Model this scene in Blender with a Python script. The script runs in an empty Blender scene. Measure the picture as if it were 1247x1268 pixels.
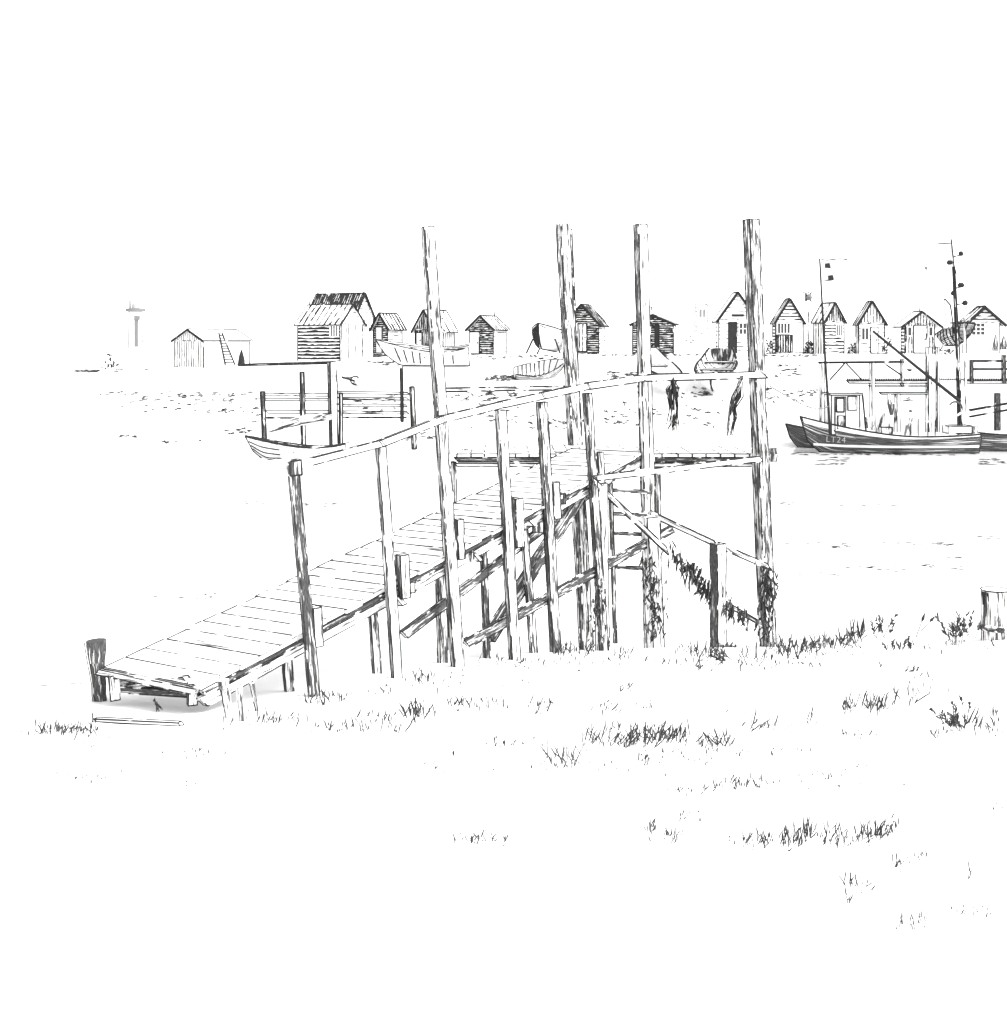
import bpy, math, random
from mathutils import Vector, Matrix
random.seed(7)
C = bpy.context.scene.collection
F, HX, HY, EYE = 1500.0, 623.5, 425.0, 6.0      # focal length in photo pixels, principal column, horizon row, eye height
R = math.radians

def at(x, y, Y):
    """photo pixel + real distance -> a point of the place"""
    return Vector(((x - HX) / F * Y, Y, EYE - (y - HY) / F * Y))

def interp(t, pts):
    if t <= pts[0][0]: return pts[0][1]
    for (a, b), (c, d) in zip(pts, pts[1:]):
        if t <= c: return b + (d - b) * (t - a) / (c - a)
    return pts[-1][1]

NEAR = [(-20, 2.8), (8, 2.75), (10, 2.68), (11.4, 2.5), (12.7, 2.33), (15.1, 1.97), (17.5, 1.57), (20.3, .9), (22.5, .05), (25, -.9), (30, -1.5)]
FARP = [(62, -.35), (68, -.12), (70, 0), (76, .3), (84, .68), (91.5, 1.0)]
BANK = [(-32, 3.9), (-24, 4.2), (-14, 4.75), (-6, 5.05), (4, 5.12), (40, 5.2)]
def ground_z(X, Y):
    n = interp(Y - .9 * max(0, min(1, (X - 4.6) / 3.0)) * 2.0, NEAR)
    if Y < 45:
        return n + .03 * math.sin(X * 1.7 + Y) * math.sin(Y * 1.3) * (1 if Y < 24 else 0)
    if Y < 62: return -1.5 + (Y - 45) / 17 * (-.35 * 5 + 1.5)
    return interp(Y, FARP) * interp(X, BANK)

def hit(x, y, far=False):
    """where the sight line of a photo pixel meets the ground or the water"""
    Y = 60.0 if far else 5.0
    while Y < 96:
        p = at(x, y, Y)
        if p.z <= max(ground_z(p.x, p.y), 0.0): return p
        Y += .02 if Y < 30 else .1
    p = at(x, y, 93.5); p.z = ground_z(p.x, p.y)
    return p

# ---------------------------------------------------------------- materials
MATS = {}
def newmat(name):
    m = bpy.data.materials.new(name); m.use_nodes = True
    nt = m.node_tree; b = nt.nodes['Principled BSDF']
    b.inputs['Roughness'].default_value = .9
    b.inputs['Specular IOR Level'].default_value = .15
    MATS[name] = m
    return m, nt, b
class G:
    def __init__(s, nt): s.nt = nt
    def n(s, t, **k):
        o = s.nt.nodes.new(t)
        for a, v in k.items(): setattr(o, a, v)
        return o
    def set(s, sock, v):
        if isinstance(v, (int, float)): sock.default_value = v
        elif isinstance(v, tuple): sock.default_value = v
        else: s.nt.links.new(v, sock)
    def m(s, op, a, b=0.0, c=0.0):
        o = s.n('ShaderNodeMath', operation=op)
        s.set(o.inputs[0], a); s.set(o.inputs[1], b)
        if op in ('COMPARE', 'SMOOTH_MIN', 'MULTIPLY_ADD'): s.set(o.inputs[2], c)
        return o.outputs[0]
    def uv(s):
        t = s.n('ShaderNodeTexCoord'); x = s.n('ShaderNodeSeparateXYZ'); s.nt.links.new(t.outputs['UV'], x.inputs[0])
        return t, x.outputs[0], x.outputs[1]
    def noise(s, u, v, w=0.0, detail=2.0, rough=.5):
        c = s.n('ShaderNodeCombineXYZ'); s.set(c.inputs[0], u); s.set(c.inputs[1], v); s.set(c.inputs[2], w)
        o = s.n('ShaderNodeTexNoise'); o.inputs['Scale'].default_value = 1; o.inputs['Detail'].default_value = detail
        o.inputs['Roughness'].default_value = rough
        s.nt.links.new(c.outputs[0], o.inputs['Vector']); return o.outputs['Fac']
    def step(s, v, lo, hi):
        o = s.n('ShaderNodeMapRange', interpolation_type='SMOOTHSTEP'); s.set(o.inputs[0], v); s.set(o.inputs[1], lo); s.set(o.inputs[2], hi)
        return o.outputs[0]
    def mix2(s, f, a, col):
        o = s.n('ShaderNodeMix', data_type='RGBA'); s.set(o.inputs[0], f)
        o.inputs[6].default_value = (a, a, a, 1); s.nt.links.new(col, o.inputs[7]); return o.outputs[2]
    def mix(s, f, a, b):
        o = s.n('ShaderNodeMix', data_type='RGBA'); s.set(o.inputs[0], f)
        o.inputs[6].default_value = (a, a, a, 1); o.inputs[7].default_value = (b, b, b, 1); return o.outputs[2]
INK, PALE = .022, .8
LINE = 1.35
def plain(name, v, rough=.9):
    m, nt, b = newmat(name); g = G(nt)
    t = g.n('ShaderNodeTexCoord'); no = g.n('ShaderNodeTexNoise'); no.inputs['Scale'].default_value = 3; no.inputs['Detail'].default_value = 4
    nt.links.new(t.outputs['Object'], no.inputs['Vector'])
    nt.links.new(g.mix(no.outputs['Fac'], v * .8, min(v * 1.2, .85)), b.inputs['Base Color']); b.inputs['Roughness'].default_value = rough
def broken(name, scale, lo, hi, v=INK):
    """a tarred arris worn through to the pale wood in places"""
    m, nt, b = newmat(name); g = G(nt)
    t = g.n('ShaderNodeTexCoord'); no = g.n('ShaderNodeTexNoise'); no.inputs['Scale'].default_value = scale; no.inputs['Detail'].default_value = 3
    nt.links.new(t.outputs['Object'], no.inputs['Vector'])
    nt.links.new(g.mix(g.step(no.outputs['Fac'], lo, hi), PALE, v), b.inputs['Base Color'])
def wood(name, cov, us=170., vs=5.5, dark=INK):
    """bleached timber with dark grain: cov = share of the surface that is dark"""
    m, nt, b = newmat(name); g = G(nt); t, u, v = g.uv()
    fine = g.noise(g.m('MULTIPLY', u, us), g.m('MULTIPLY', v, vs), 0, 3.0, .6)
    patch = g.noise(g.m('MULTIPLY', u, us * .2), g.m('MULTIPLY', v, vs * .45), 7.3, 2.0)
    s = g.m('ADD', g.m('MULTIPLY', fine, .55), g.m('MULTIPLY', patch, .75))
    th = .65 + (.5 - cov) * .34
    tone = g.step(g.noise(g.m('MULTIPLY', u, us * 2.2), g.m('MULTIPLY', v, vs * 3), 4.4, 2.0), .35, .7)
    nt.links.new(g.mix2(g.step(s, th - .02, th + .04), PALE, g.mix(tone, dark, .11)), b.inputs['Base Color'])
def boards(name, axis, period, duty, gate, noise_s=1.0, dark=INK, pale=PALE):
    """boards: dark laps every PERIOD metres, broken up by wear"""
    m, nt, b = newmat(name); g = G(nt); t, u, v = g.uv()
    a, c = (v, u) if axis == 'h' else (u, v)
    wob = g.noise(g.m('MULTIPLY', c, .8 * noise_s), g.m('MULTIPLY', a, 2.2 * noise_s), 3.1)
    fr = g.m('FRACT', g.m('ADD', g.m('DIVIDE', a, period), g.m('MULTIPLY', wob, .35)))
    thick = g.noise(g.m('MULTIPLY', c, 1.3 * noise_s), g.m('MULTIPLY', a, 5 * noise_s), 9.2, 3.0)
    ln = g.m('LESS_THAN', fr, g.m('MULTIPLY', thick, duty * 2))
    gt = g.step(g.noise(g.m('MULTIPLY', c, 1.6 * noise_s), g.m('MULTIPLY', a, 3.0 * noise_s), 1.7, 4.0, .65), gate - .04, gate + .04)
    nt.links.new(g.mix(g.m('MULTIPLY', ln, gt), pale, dark), b.inputs['Base Color'])
plain('white', .8); plain('ink', INK); plain('grey', .16); plain('pale_grey', .36); plain('faint', .5)
plain('leaf', .03); plain('leaf_grey', .085); wood('black_paint', .9, 16., .6, .018)
broken('ink_near', 5.0, .36, .44); broken('ink_faint', 9.0, .44, .52, .05); broken('ink_far', .9, .3, .4)
broken('ink_far_faint', 1.6, .46, .54, .05)
wood('wood_light', .36); wood('wood_mid', .55); wood('wood_dark', .7); wood('wood_tar_shade', .86)  # darkest mix also serves as painted shade on post sides and under decks
wood('wood_brace', .74, 110., 6.); wood('wood_faint', .06, 30., 2.)
wood('far_wood', .5, 22., 1.6); wood('far_dark', .78, 22., 1.6); wood('far_pale', .22, 22., 1.6)
boards('clap_dark', 'h', .17, .78, .3, 1.6); boards('clap_big', 'h', .25, .62, .3); boards('clap_mid', 'h', .26, .46, .38); boards('clap_pale', 'h', .3, .2, .47)
boards('plank_dark', 'v', .2, .8, .3); boards('plank_mid', 'v', .24, .45, .4); boards('plank_pale', 'v', .3, .36, .38)
boards('roof_dark', 'v', .2, .98, .22); boards('roof_mid', 'v', .26, .62, .38); boards('roof_pale', 'v', .45, .36, .42)
boards('strake', 'v', .2, .16, .55, .8); boards('hull_mid', 'v', .16, .6, .4, .8); boards('hull_ribs', 'h', .42, .2, .52, .8)
m, nt, b = newmat('mud'); g = G(nt)
t = g.n('ShaderNodeTexCoord'); sx = g.n('ShaderNodeSeparateXYZ'); nt.links.new(t.outputs['Object'], sx.inputs[0])
sp = g.noise(g.m('MULTIPLY', sx.outputs[0], 3.5), g.m('MULTIPLY', sx.outputs[1], 6), 0, 5, .62)
nt.links.new(g.mix(g.step(sp, .73, .78), .8, .3), b.inputs['Base Color'])
m, nt, b = newmat('river'); g = G(nt)
b.inputs['Base Color'].default_value = (.78, .78, .78, 1); b.inputs['Roughness'].default_value = .12; b.inputs['Specular IOR Level'].default_value = .4
t = g.n('ShaderNodeTexCoord'); sx = g.n('ShaderNodeSeparateXYZ'); nt.links.new(t.outputs['Object'], sx.inputs[0])
wv = g.noise(g.m('MULTIPLY', sx.outputs[0], .7), g.m('MULTIPLY', sx.outputs[1], 1.6), 0, 4)
bp = g.n('ShaderNodeBump'); bp.inputs['Strength'].default_value = .25; bp.inputs['Distance'].default_value = .05
nt.links.new(wv, bp.inputs['Height']); nt.links.new(bp.outputs[0], b.inputs['Normal'])
m, nt, b = newmat('glass'); b.inputs['Base Color'].default_value = (.05, .05, .05, 1); b.inputs['Roughness'].default_value = .5

# ---------------------------------------------------------------- mesh builder
class MB:
    def __init__(s): s.v, s.f, s.k, s.uv = [], [], [], []
    def face(s, pts, key, uv=None):
        i = len(s.v); s.v += [Vector(p) for p in pts]
        s.f.append(tuple(range(i, i + len(pts)))); s.k.append(key); s.uv.append(uv or [(0, 0)] * len(pts)); return s
    def line(s, a, b, r, key='ink_near'):
        a, b = Vector(a), Vector(b); d = b - a
        if d.length < 1e-6: return s
        d.normalize(); e = Vector((0, 0, 1)) if abs(d.z) < .9 else Vector((1, 0, 0))
        p = d.cross(e).normalized(); q = d.cross(p); r *= LINE
        ra = r * random.uniform(.85, 1.1); rb = r * random.uniform(.75, 1.05)
        A = [a + p * ra, a + q * ra, a - p * ra, a - q * ra]; B = [b + p * rb, b + q * rb, b - p * rb, b - q * rb]
        for i in range(4): s.face([A[i], A[(i + 1) % 4], B[(i + 1) % 4], B[i]], key)
        s.face(A[::-1], key); s.face(B, key); return s
    def path(s, pts, r, key='ink_near'):
        for a, b in zip(pts, pts[1:]): s.line(a, b, r, key)
        return s
    def tube(s, pts, r, key, n=8):
        """a smooth round rod or rope through points; r = one radius or one per point"""
        pts = [Vector(p) for p in pts]; rr = r if isinstance(r, (list, tuple)) else [r] * len(pts); rings = []; L = 0
        for i, p in enumerate(pts):
            d = (pts[min(i + 1, len(pts) - 1)] - pts[max(i - 1, 0)]).normalized()
            e = Vector((0, 0, 1)) if abs(d.z) < .9 else Vector((1, 0, 0))
            a = d.cross(e).normalized(); c = d.cross(a)
            rings.append([p + (a * math.cos(2 * math.pi * j / n) + c * math.sin(2 * math.pi * j / n)) * rr[i] for j in range(n)])
        uo = random.random() * 9
        for i in range(len(rings) - 1):
            l = (pts[i + 1] - pts[i]).length
            for j in range(n):
                u0, u1 = uo + j * 2 * math.pi * rr[i] / n, uo + (j + 1) * 2 * math.pi * rr[i] / n
                s.face([rings[i][j], rings[i][(j + 1) % n], rings[i + 1][(j + 1) % n], rings[i + 1][j]], key, [(u0, L), (u1, L), (u1, L + l), (u0, L + l)])
            L += l
        s.face(rings[0][::-1], key); s.face(rings[-1], key); return s
    def beam(s, p0, p1, w, h, key='wood_light', lw=.006, yaw=0, segs=1, jit=0., keys=None, lkey='ink_near', taper=1.0, skip=()):
        p0, p1 = Vector(p0), Vector(p1); a = (p1 - p0); L = a.length; a.normalize()
        if abs(a.z) > .8:
            x = Matrix.Rotation(yaw, 3, 'Z') @ Vector((1, 0, 0)); x = (x - a * x.dot(a)).normalized(); t = a.cross(x)
        else:
            t = Vector((0, 0, 1)); t = (t - a * t.z).normalized(); x = t.cross(a)
        keys = keys or (key,) * 4; rings = []
        for i in range(segs + 1):
            f = i / segs; k = 1 + (taper - 1) * f
            ww, hh = w * k * (1 + random.uniform(-jit, jit)), h * k * (1 + random.uniform(-jit, jit))
            c = p0 + a * (L * f) + (x * random.uniform(-jit, jit) * w * .5 if 0 < i < segs else Vector())
            rings.append([c - x * ww / 2 - t * hh / 2, c + x * ww / 2 - t * hh / 2, c + x * ww / 2 + t * hh / 2, c - x * ww / 2 + t * hh / 2])
        uo, vo = random.random() * 20, random.random() * 20
        for i in range(segs):
            v0, v1 = vo + L * i / segs, vo + L * (i + 1) / segs
            for k in range(4):
                d = w if k % 2 == 0 else h; o = uo + k * .37
                s.face([rings[i][k], rings[i][(k + 1) % 4], rings[i + 1][(k + 1) % 4], rings[i + 1][k]], keys[k], [(o, v0), (o + d, v0), (o + d, v1), (o, v1)])
                if lw and k not in skip: s.line(rings[i][k], rings[i + 1][k], lw, lkey)
        for rg, fl in ((rings[0], 1), (rings[-1], 0)):
            s.face(rg[::-1] if fl else rg, keys[0], [(uo, vo), (uo + w, vo), (uo + w, vo + h), (uo, vo + h)])
            if lw:
                for k in range(4): s.line(rg[k], rg[(k + 1) % 4], lw * .9, lkey)
        return s
    def box(s, c, d, key, M=None, lw=0, lkey='ink_near', rot=None):
        x, y, z = d[0] / 2, d[1] / 2, d[2] / 2; c = Vector(c)
        P = [Vector((i * x, j * y, k * z)) for k in (-1, 1) for j in (-1, 1) for i in (-1, 1)]
        if rot is not None: P = [rot @ p for p in P]
        P = [p + c for p in P]; uo = random.random() * 9
        for q, (du, dv) in (((0, 1, 5, 4), (d[0], d[2])), ((1, 3, 7, 5), (d[1], d[2])), ((3, 2, 6, 7), (d[0], d[2])), ((2, 0, 4, 6), (d[1], d[2])), ((4, 5, 7, 6), (d[0], d[1])), ((2, 3, 1, 0), (d[0], d[1]))):
            s.face([P[i] for i in q], key, [(uo, 0), (uo + du, 0), (uo + du, dv), (uo, dv)])
        if lw:
            for i, j in ((0, 1), (1, 3), (3, 2), (2, 0), (4, 5), (5, 7), (7, 6), (6, 4), (0, 4), (1, 5), (2, 6), (3, 7)): s.line(P[i], P[j], lw, lkey)
        return s
    def slab(s, quad, t, key, lw=0, lkey='ink_far', uv=None):
        """a thick four-cornered board; t = thickness vector"""
        A = [Vector(p) for p in quad]; t = Vector(t); B = [p + t for p in A]
        w, h = (A[1] - A[0]).length, (A[3] - A[0]).length; u = uv or [(0, 0), (w, 0), (w, h), (0, h)]
        s.face(A, key, u); s.face(B[::-1], key, u[::-1])
        for i in range(4):
            j = (i + 1) % 4; l = (A[j] - A[i]).length
            s.face([A[j], A[i], B[i], B[j]], key, [(l, 0), (0, 0), (0, t.length), (l, t.length)])
            if lw: s.line(B[i], B[j], lw, lkey)
        return s
    def blade(s, base, tip, w, key='leaf', bend=.2):
        base, tip = Vector(base), Vector(tip); d = tip - base; sd = Vector((d.z, 0, -d.x)); sd = sd.normalized() if sd.length > 1e-6 else Vector((1, 0, 0))
        mid = base + d * .55 + sd * d.length * random.uniform(-bend, bend) * .5
        dp = Vector((0, 1, 0)) * w * .6
        def ring(p, r): return [p - sd * w * r / 2, p - dp * r, p + sd * w * r / 2]
        a, c = ring(base, .7), ring(mid, 1.0)
        for i in range(3):
            j = (i + 1) % 3
            s.face([a[i], a[j], c[j], c[i]], key); s.face([c[i], c[j], tip], key)
        return s
    def build(s, name, parent=None, world=True, smooth=False):
        me = bpy.data.meshes.new(name)
        vs = s.v
        if parent is not None and world:
            inv = ROOT[parent.name].inverted(); vs = [inv @ p for p in vs]
        me.from_pydata([tuple(p) for p in vs], [], s.f)
        ks = []
        for k in s.k:
            if k not in ks: ks.append(k)
        for k in ks: me.materials.append(MATS[k])
        me.polygons.foreach_set('material_index', [ks.index(k) for k in s.k])
        if smooth: me.polygons.foreach_set('use_smooth', [True] * len(me.polygons))
        ul = me.uv_layers.new(name='UVMap')
        ul.data.foreach_set('uv', [c for u in s.uv for p in u for c in p]); me.update()
        o = bpy.data.objects.new(name, me); C.objects.link(o)
        ROOT[o.name] = ROOT[parent.name].copy() if parent is not None else Matrix()
        if parent is not None: o.parent = parent
        return o
ROOT = {}
def thing(name, label, cat, loc, rz=0, group=None, pitch=0, roll=0):
    o = bpy.data.objects.new(name, None); C.objects.link(o); o.empty_display_size = .2
    M = Matrix.Translation(Vector(loc)) @ Matrix.Rotation(rz, 4, 'Z') @ Matrix.Rotation(-pitch, 4, 'Y') @ Matrix.Rotation(roll, 4, 'X')
    o.matrix_basis = M; ROOT[o.name] = M; o['label'] = label; o['category'] = cat
    if group: o['group'] = group
    return o
def tag(o, label=None, cat=None, group=None, kind=None):
    for k, v in (('label', label), ('category', cat), ('group', group), ('kind', kind)):
        if v: o[k] = v
    return o
def single(mb, name, label, cat, loc, group=None):
    """a thing that is one mesh, its origin at its base"""
    loc = Vector(loc); mb.v = [p - loc for p in mb.v]
    o = mb.build(name); o.location = loc; ROOT[o.name] = Matrix.Translation(loc)
    return tag(o, label, cat, group)

# ---------------------------------------------------------------- the ground, the river
def frange(a, b, n): return [a + (b - a) * i / n for i in range(n + 1)]
xs = [-3000, -800, -300, -120, -80] + frange(-60, -14, 23) + frange(-12, 14, 52) + frange(16, 60, 22) + [80, 120, 300, 800, 3000]
ys = [-60, -10, 0] + frange(3, 26, 60) + frange(28, 60, 8) + frange(62, 94, 44) + [100, 120, 160, 250, 500, 1200, 4000]
gb = MB(); W = len(xs)
gb.v = [Vector((x, y, ground_z(x, y))) for y in ys for x in xs]
for j in range(len(ys) - 1):
    for i in range(W - 1):
        a = j * W + i; gb.f.append((a, a + 1, a + W + 1, a + W)); gb.k.append('mud'); gb.uv.append([(0, 0)] * 4)
tag(gb.build('ground', smooth=True), kind='structure')
wb = MB(); wb.face([(-3000, 16, 0), (3000, 16, 0), (3000, 75, 0), (-3000, 75, 0)], 'river')
tag(wb.build('water'), kind='structure')

# ---------------------------------------------------------------- the timber jetty
D = Vector((.598, 1, .167)); CR = Vector((-1, .598, 0)).normalized()
PR0 = at(248, 850, 11.4)
def dx(x): return 11.4 * 1273 / (1521 - x)          # distance of the walkway's right edge where it passes photo column x
jet = thing('timber_jetty', 'long weathered timber jetty with sloping plank walkway, handrail and four tall mooring posts', 'jetty', at(250, 880, 12.2))
def px(Y): return Y / F
def post(name, xt, yt, xb, yb, Y, wpx, light='wood_light', dark='wood_dark', yaw=24, segs=7, dep=None, top=1.0):
    a, b_ = at(xt, yt, Y), at(xb, yb, Y); d = (b_ - a).normalized()
    gz = min(ground_z(b_.x, b_.y), b_.z) - .25; b_ = a + d * ((a.z - gz) / -d.z)
    w = wpx * px(Y) / 1.38
    return MB().beam(b_, a, w, dep or w, segs=segs, jit=.07, yaw=R(yaw), keys=(light, light, dark, dark), lw=.62 * px(Y), taper=top)  # left and back faces take darker wood: shade put into the colour
    # walkway planks
deck = MB(); s, n = 0.0, 0
Dn = D.normalized(); up = CR.cross(Dn) * -1
if up.z < 0: up = -up
LEN = 10.35
while s < LEN - .1:
    pl = random.uniform(.26, .31); e0, e1 = random.uniform(-.03, .05), random.uniform(-.03, .04)
    a = PR0 + Dn * s - CR * e0; w_ = 1.3 + e0 + e1
    lwp = .5 * px(a.y)
    q = [a, a + Dn * (pl - .015), a + Dn * (pl - .015) + CR * w_, a + CR * w_]
    if q[2].y > 20.62: q[2] = a + Dn * max(.05, (20.62 - (a.y + CR.y * w_)) / Dn.y) + CR * w_
    if q[3].y > 20.6: q[3] = q[2] - (q[2] - q[3]).normalized() * .03
    u0, v0 = random.random() * 9, random.random() * 9
    low = [p - up * .05 for p in q]
    deck.face(q, 'wood_faint', [(u0, v0), (u0 + pl, v0), (u0 + pl, v0 + w_), (u0, v0 + w_)])
    deck.face(low[::-1], 'wood_mid')
    for i in range(4):
        j = (i + 1) % 4; deck.face([low[i], low[j], q[j], q[i]], 'white')
    deck.line(q[3], q[0], lwp * random.uniform(.9, 1.7), 'ink_near'); deck.line(q[2], q[3], lwp * 1.9, 'ink_near')
    deck.line(q[0], q[1], lwp, 'ink_faint'); deck.line(low[0], low[1], lwp * 1.1, 'ink')
    s += pl; n += 1

deck.build('walkway_deck', jet)
st = MB()
for off, z0, h_, k in ((.03, .085, .06, 'wood_tar_shade'), (.05, .185, .13, 'wood_light')):  # dark upper strip paints the shade beneath the overhanging plank ends
    for side in (0, 1):
        o = CR * (off if side == 0 else 1.3 - off) - up * z0
        q = MB().beam(PR0 + o + Dn * .05, PR0 + o + Dn * (LEN - (.2 if side == 0 else .9)), .07 if k == 'wood_light' else .06, h_, segs=6, jit=.04, key=k, lw=.006)
        q.build('stringer', jet)
# end fascia and the frame it rests on
c = PR0 - Dn * .05 - up * .03
MB().beam(c, c + CR * 1.34, .06, .075, 'wood_light', lw=.006).build('fascia', jet)
fr = MB()
fr.beam(at(145, 853, 12.0), at(258, 860, 11.6), .1, .08, 'wood_tar_shade', lw=.005)
fr.beam(at(158, 850, 12.0), at(232, 840, 11.6), .1, .06, 'wood_mid', lw=.005)
fr.build('ground_frame', jet)
MB().beam(at(140, 836, 11.95), at(143, 866, 11.95), .09, .09, 'wood_light', yaw=R(20)).build('end_leg', jet)
MB().beam(at(238, 846, 11.5), at(238, 872, 11.5), .085, .085, 'wood_light', yaw=R(20)).build('end_leg', jet)
MB().beam(at(240, 868, 11.55), at(272, 846, 12.0), .05, .05, 'wood_light').build('end_strut', jet)
# rail posts and the tall posts: top column/row, bottom column/row, distance, width in the photo
for xt, yt, xb, yb, w, lk, dk in ((363, 576, 388, 850, 16, 'wood_dark', 'wood_tar_shade'), (471, 547, 492, 846, 15, 'wood_light', 'wood_dark'), (620, 508, 637, 806, 15, 'wood_light', 'wood_dark'),
                          (671, 498, 688, 806, 14, 'wood_mid', 'wood_tar_shade'), (727, 487, 737, 640, 12, 'wood_mid', 'wood_tar_shade')):
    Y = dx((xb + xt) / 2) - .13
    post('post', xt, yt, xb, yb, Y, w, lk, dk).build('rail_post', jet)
MB().beam(at(365, 588, 12.5), at(364, 570, 12.5), .12, .12, yaw=R(24), keys=('wood_dark', 'wood_dark', 'wood_tar_shade', 'wood_tar_shade'), lw=.008).build('post_cap', jet)  # cap's left and back are darker, as painted shade
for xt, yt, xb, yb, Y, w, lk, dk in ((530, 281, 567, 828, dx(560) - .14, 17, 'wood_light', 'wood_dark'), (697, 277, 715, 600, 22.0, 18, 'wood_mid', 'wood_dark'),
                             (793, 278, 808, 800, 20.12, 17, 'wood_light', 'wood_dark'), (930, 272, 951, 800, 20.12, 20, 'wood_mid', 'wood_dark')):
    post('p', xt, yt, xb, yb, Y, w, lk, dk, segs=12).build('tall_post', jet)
post('p', 704, 284, 717, 560, 22.15, 9, 'wood_mid', 'wood_tar_shade').build('tall_post_cleat', jet)
# handrail
rail = [at(361, 578, 12.52), at(472, 549, 13.75), at(548, 519, 14.85), at(621, 501, 16.1), at(672, 490, 16.95), at(728, 478, 18.1), at(797, 468, 19.85), at(945, 464, 19.85)]
hr = MB()
for a, b_ in zip(rail, rail[1:]):
    e = (b_ - a).normalized() * .02
    hr.beam(a - e, b_ + e, .05, 11.5 * px((a.y + b_.y) / 2), 'wood_faint', lw=.75 * px(a.y))
hr.build('handrail', jet)
MB().beam(at(538, 483, 22.1), at(712, 480, 22.1), .08, .09, keys=('wood_tar_shade', 'wood_light', 'wood_light', 'wood_light'), lw=.012).build('back_rail', jet)
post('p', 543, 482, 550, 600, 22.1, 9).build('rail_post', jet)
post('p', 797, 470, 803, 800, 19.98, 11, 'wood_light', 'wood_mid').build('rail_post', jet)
# bolted stub posts along the walkway's edge
for xa, ya, yb, w in ((391, 752, 800, 11), (498, 687, 740, 12), (568, 643, 692, 9), (640, 617, 677, 11), (686, 597, 642, 10), (741, 560, 600, 9)):
    Y = dx(xa) - .05
    MB().beam(at(xa + 2, yb, Y), at(xa, ya, Y), w * px(Y), w * px(Y), yaw=R(35), keys=('wood_light', 'wood_light', 'wood_dark', 'wood_tar_shade'), lw=.7 * px(Y)).build('stub_post', jet)  # darker left and back faces paint the stubs' shaded sides
# cross beams with their end blocks
for xa, xb, y, h_ in ((441, 497, 744, 13), (532, 592, 690, 12), (612, 660, 648, 10)):
    Y = dx(xb) - .1
    MB().beam(at(xa, y - 1, Y + .25), at(xb, y, Y), .13, h_ * px(Y), 'wood_light', lw=.007).build('cross_beam', jet)
for x, y in ((508, 726), (580, 689), (666, 652), (694, 617)):
    Y = dx(x) + .1
    MB().box(at(x, y, Y), (13 * px(Y), .14, 13 * px(Y)), 'wood_dark' if x != 508 else 'wood_light', lw=.006).build('end_block', jet)
# piles below
for xt, yt, xb, yb, Y, w, lk, dk in ((354, 792, 359, 868, 12.9, 14, 'wood_mid', 'wood_tar_shade'), (461, 750, 468, 848, 14.35, 12, 'wood_mid', 'wood_tar_shade'), (545, 694, 549, 828, 15.35, 14, 'wood_mid', 'wood_dark'),
                               (598, 652, 603, 812, 16.2, 9, 'wood_tar_shade', 'wood_tar_shade'), (648, 640, 661, 808, 17.0, 10, 'wood_mid', 'wood_dark'), (718, 606, 724, 796, 18.75, 11, 'wood_mid', 'wood_tar_shade'),
                               (744, 598, 746, 796, 18.4, 17, 'wood_light', 'wood_light'), (811, 573, 813, 800, 20.85, 13, 'wood_dark', 'wood_tar_shade'), (560, 572, 562, 700, 21.0, 10, 'wood_light', 'wood_mid'),
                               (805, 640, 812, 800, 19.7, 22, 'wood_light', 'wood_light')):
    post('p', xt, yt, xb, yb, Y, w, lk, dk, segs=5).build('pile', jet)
# braces
for (xa, ya, Ya), (xb, yb, Yb), w, k in (((577, 797, 15.6), (832, 655, 20.4), 15, 'wood_brace'), ((500, 786, 14.5), (728, 612, 18.9), 14, 'wood_brace'), ((604, 792, 16.4), (724, 604, 18.7), 16, 'wood_brace')):
    Y = (Ya + Yb) / 2
    MB().beam(at(xa, ya, Ya), at(xb, yb, Yb), .06 if w != 16 else .15, w * px(Y), k, segs=4, jit=.05, lw=.65 * px(Y)).build('brace', jet)
MB().beam(at(735, 596, 18.2), at(826, 682, 19.5), .06, .17, 'wood_mid', segs=3, jit=.05, lw=.009).build('brace', jet)
MB().beam(at(737, 592, 18.25), at(942, 568, 19.95), .05, .115, 'wood_faint', lw=.009).build('tie_beam', jet)
MB().beam(at(808, 637, 19.9), at(887, 674, 19.35), .05, .14, 'wood_light', lw=.009).build('low_rail', jet)
MB().beam(at(892, 676, 19.4), at(952, 702, 19.95), .05, .15, 'wood_mid', lw=.009).build('low_rail', jet)
MB().beam(at(895, 745, 19.4), at(948, 776, 19.95), .05, .12, 'wood_dark', lw=.009).build('low_rail', jet)
post('p', 889, 673, 890, 806, 19.35, 19, 'wood_light', 'wood_tar_shade', yaw=32).build('pile', jet)
# ladder down from the platform
lad = MB().beam(at(756, 598, 19.6), at(762, 796, 19.6), .06, .05, 'wood_dark', lw=.007).build('ladder', jet)
for y, x0 in ((608, 758), (637, 758), (661, 760), (703, 760)):
    MB().beam(at(x0, y - 1, 19.65), at(802, y + 1, 19.9), .05, .075, 'wood_tar_shade', lw=.006).build('rung', lad)
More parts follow.
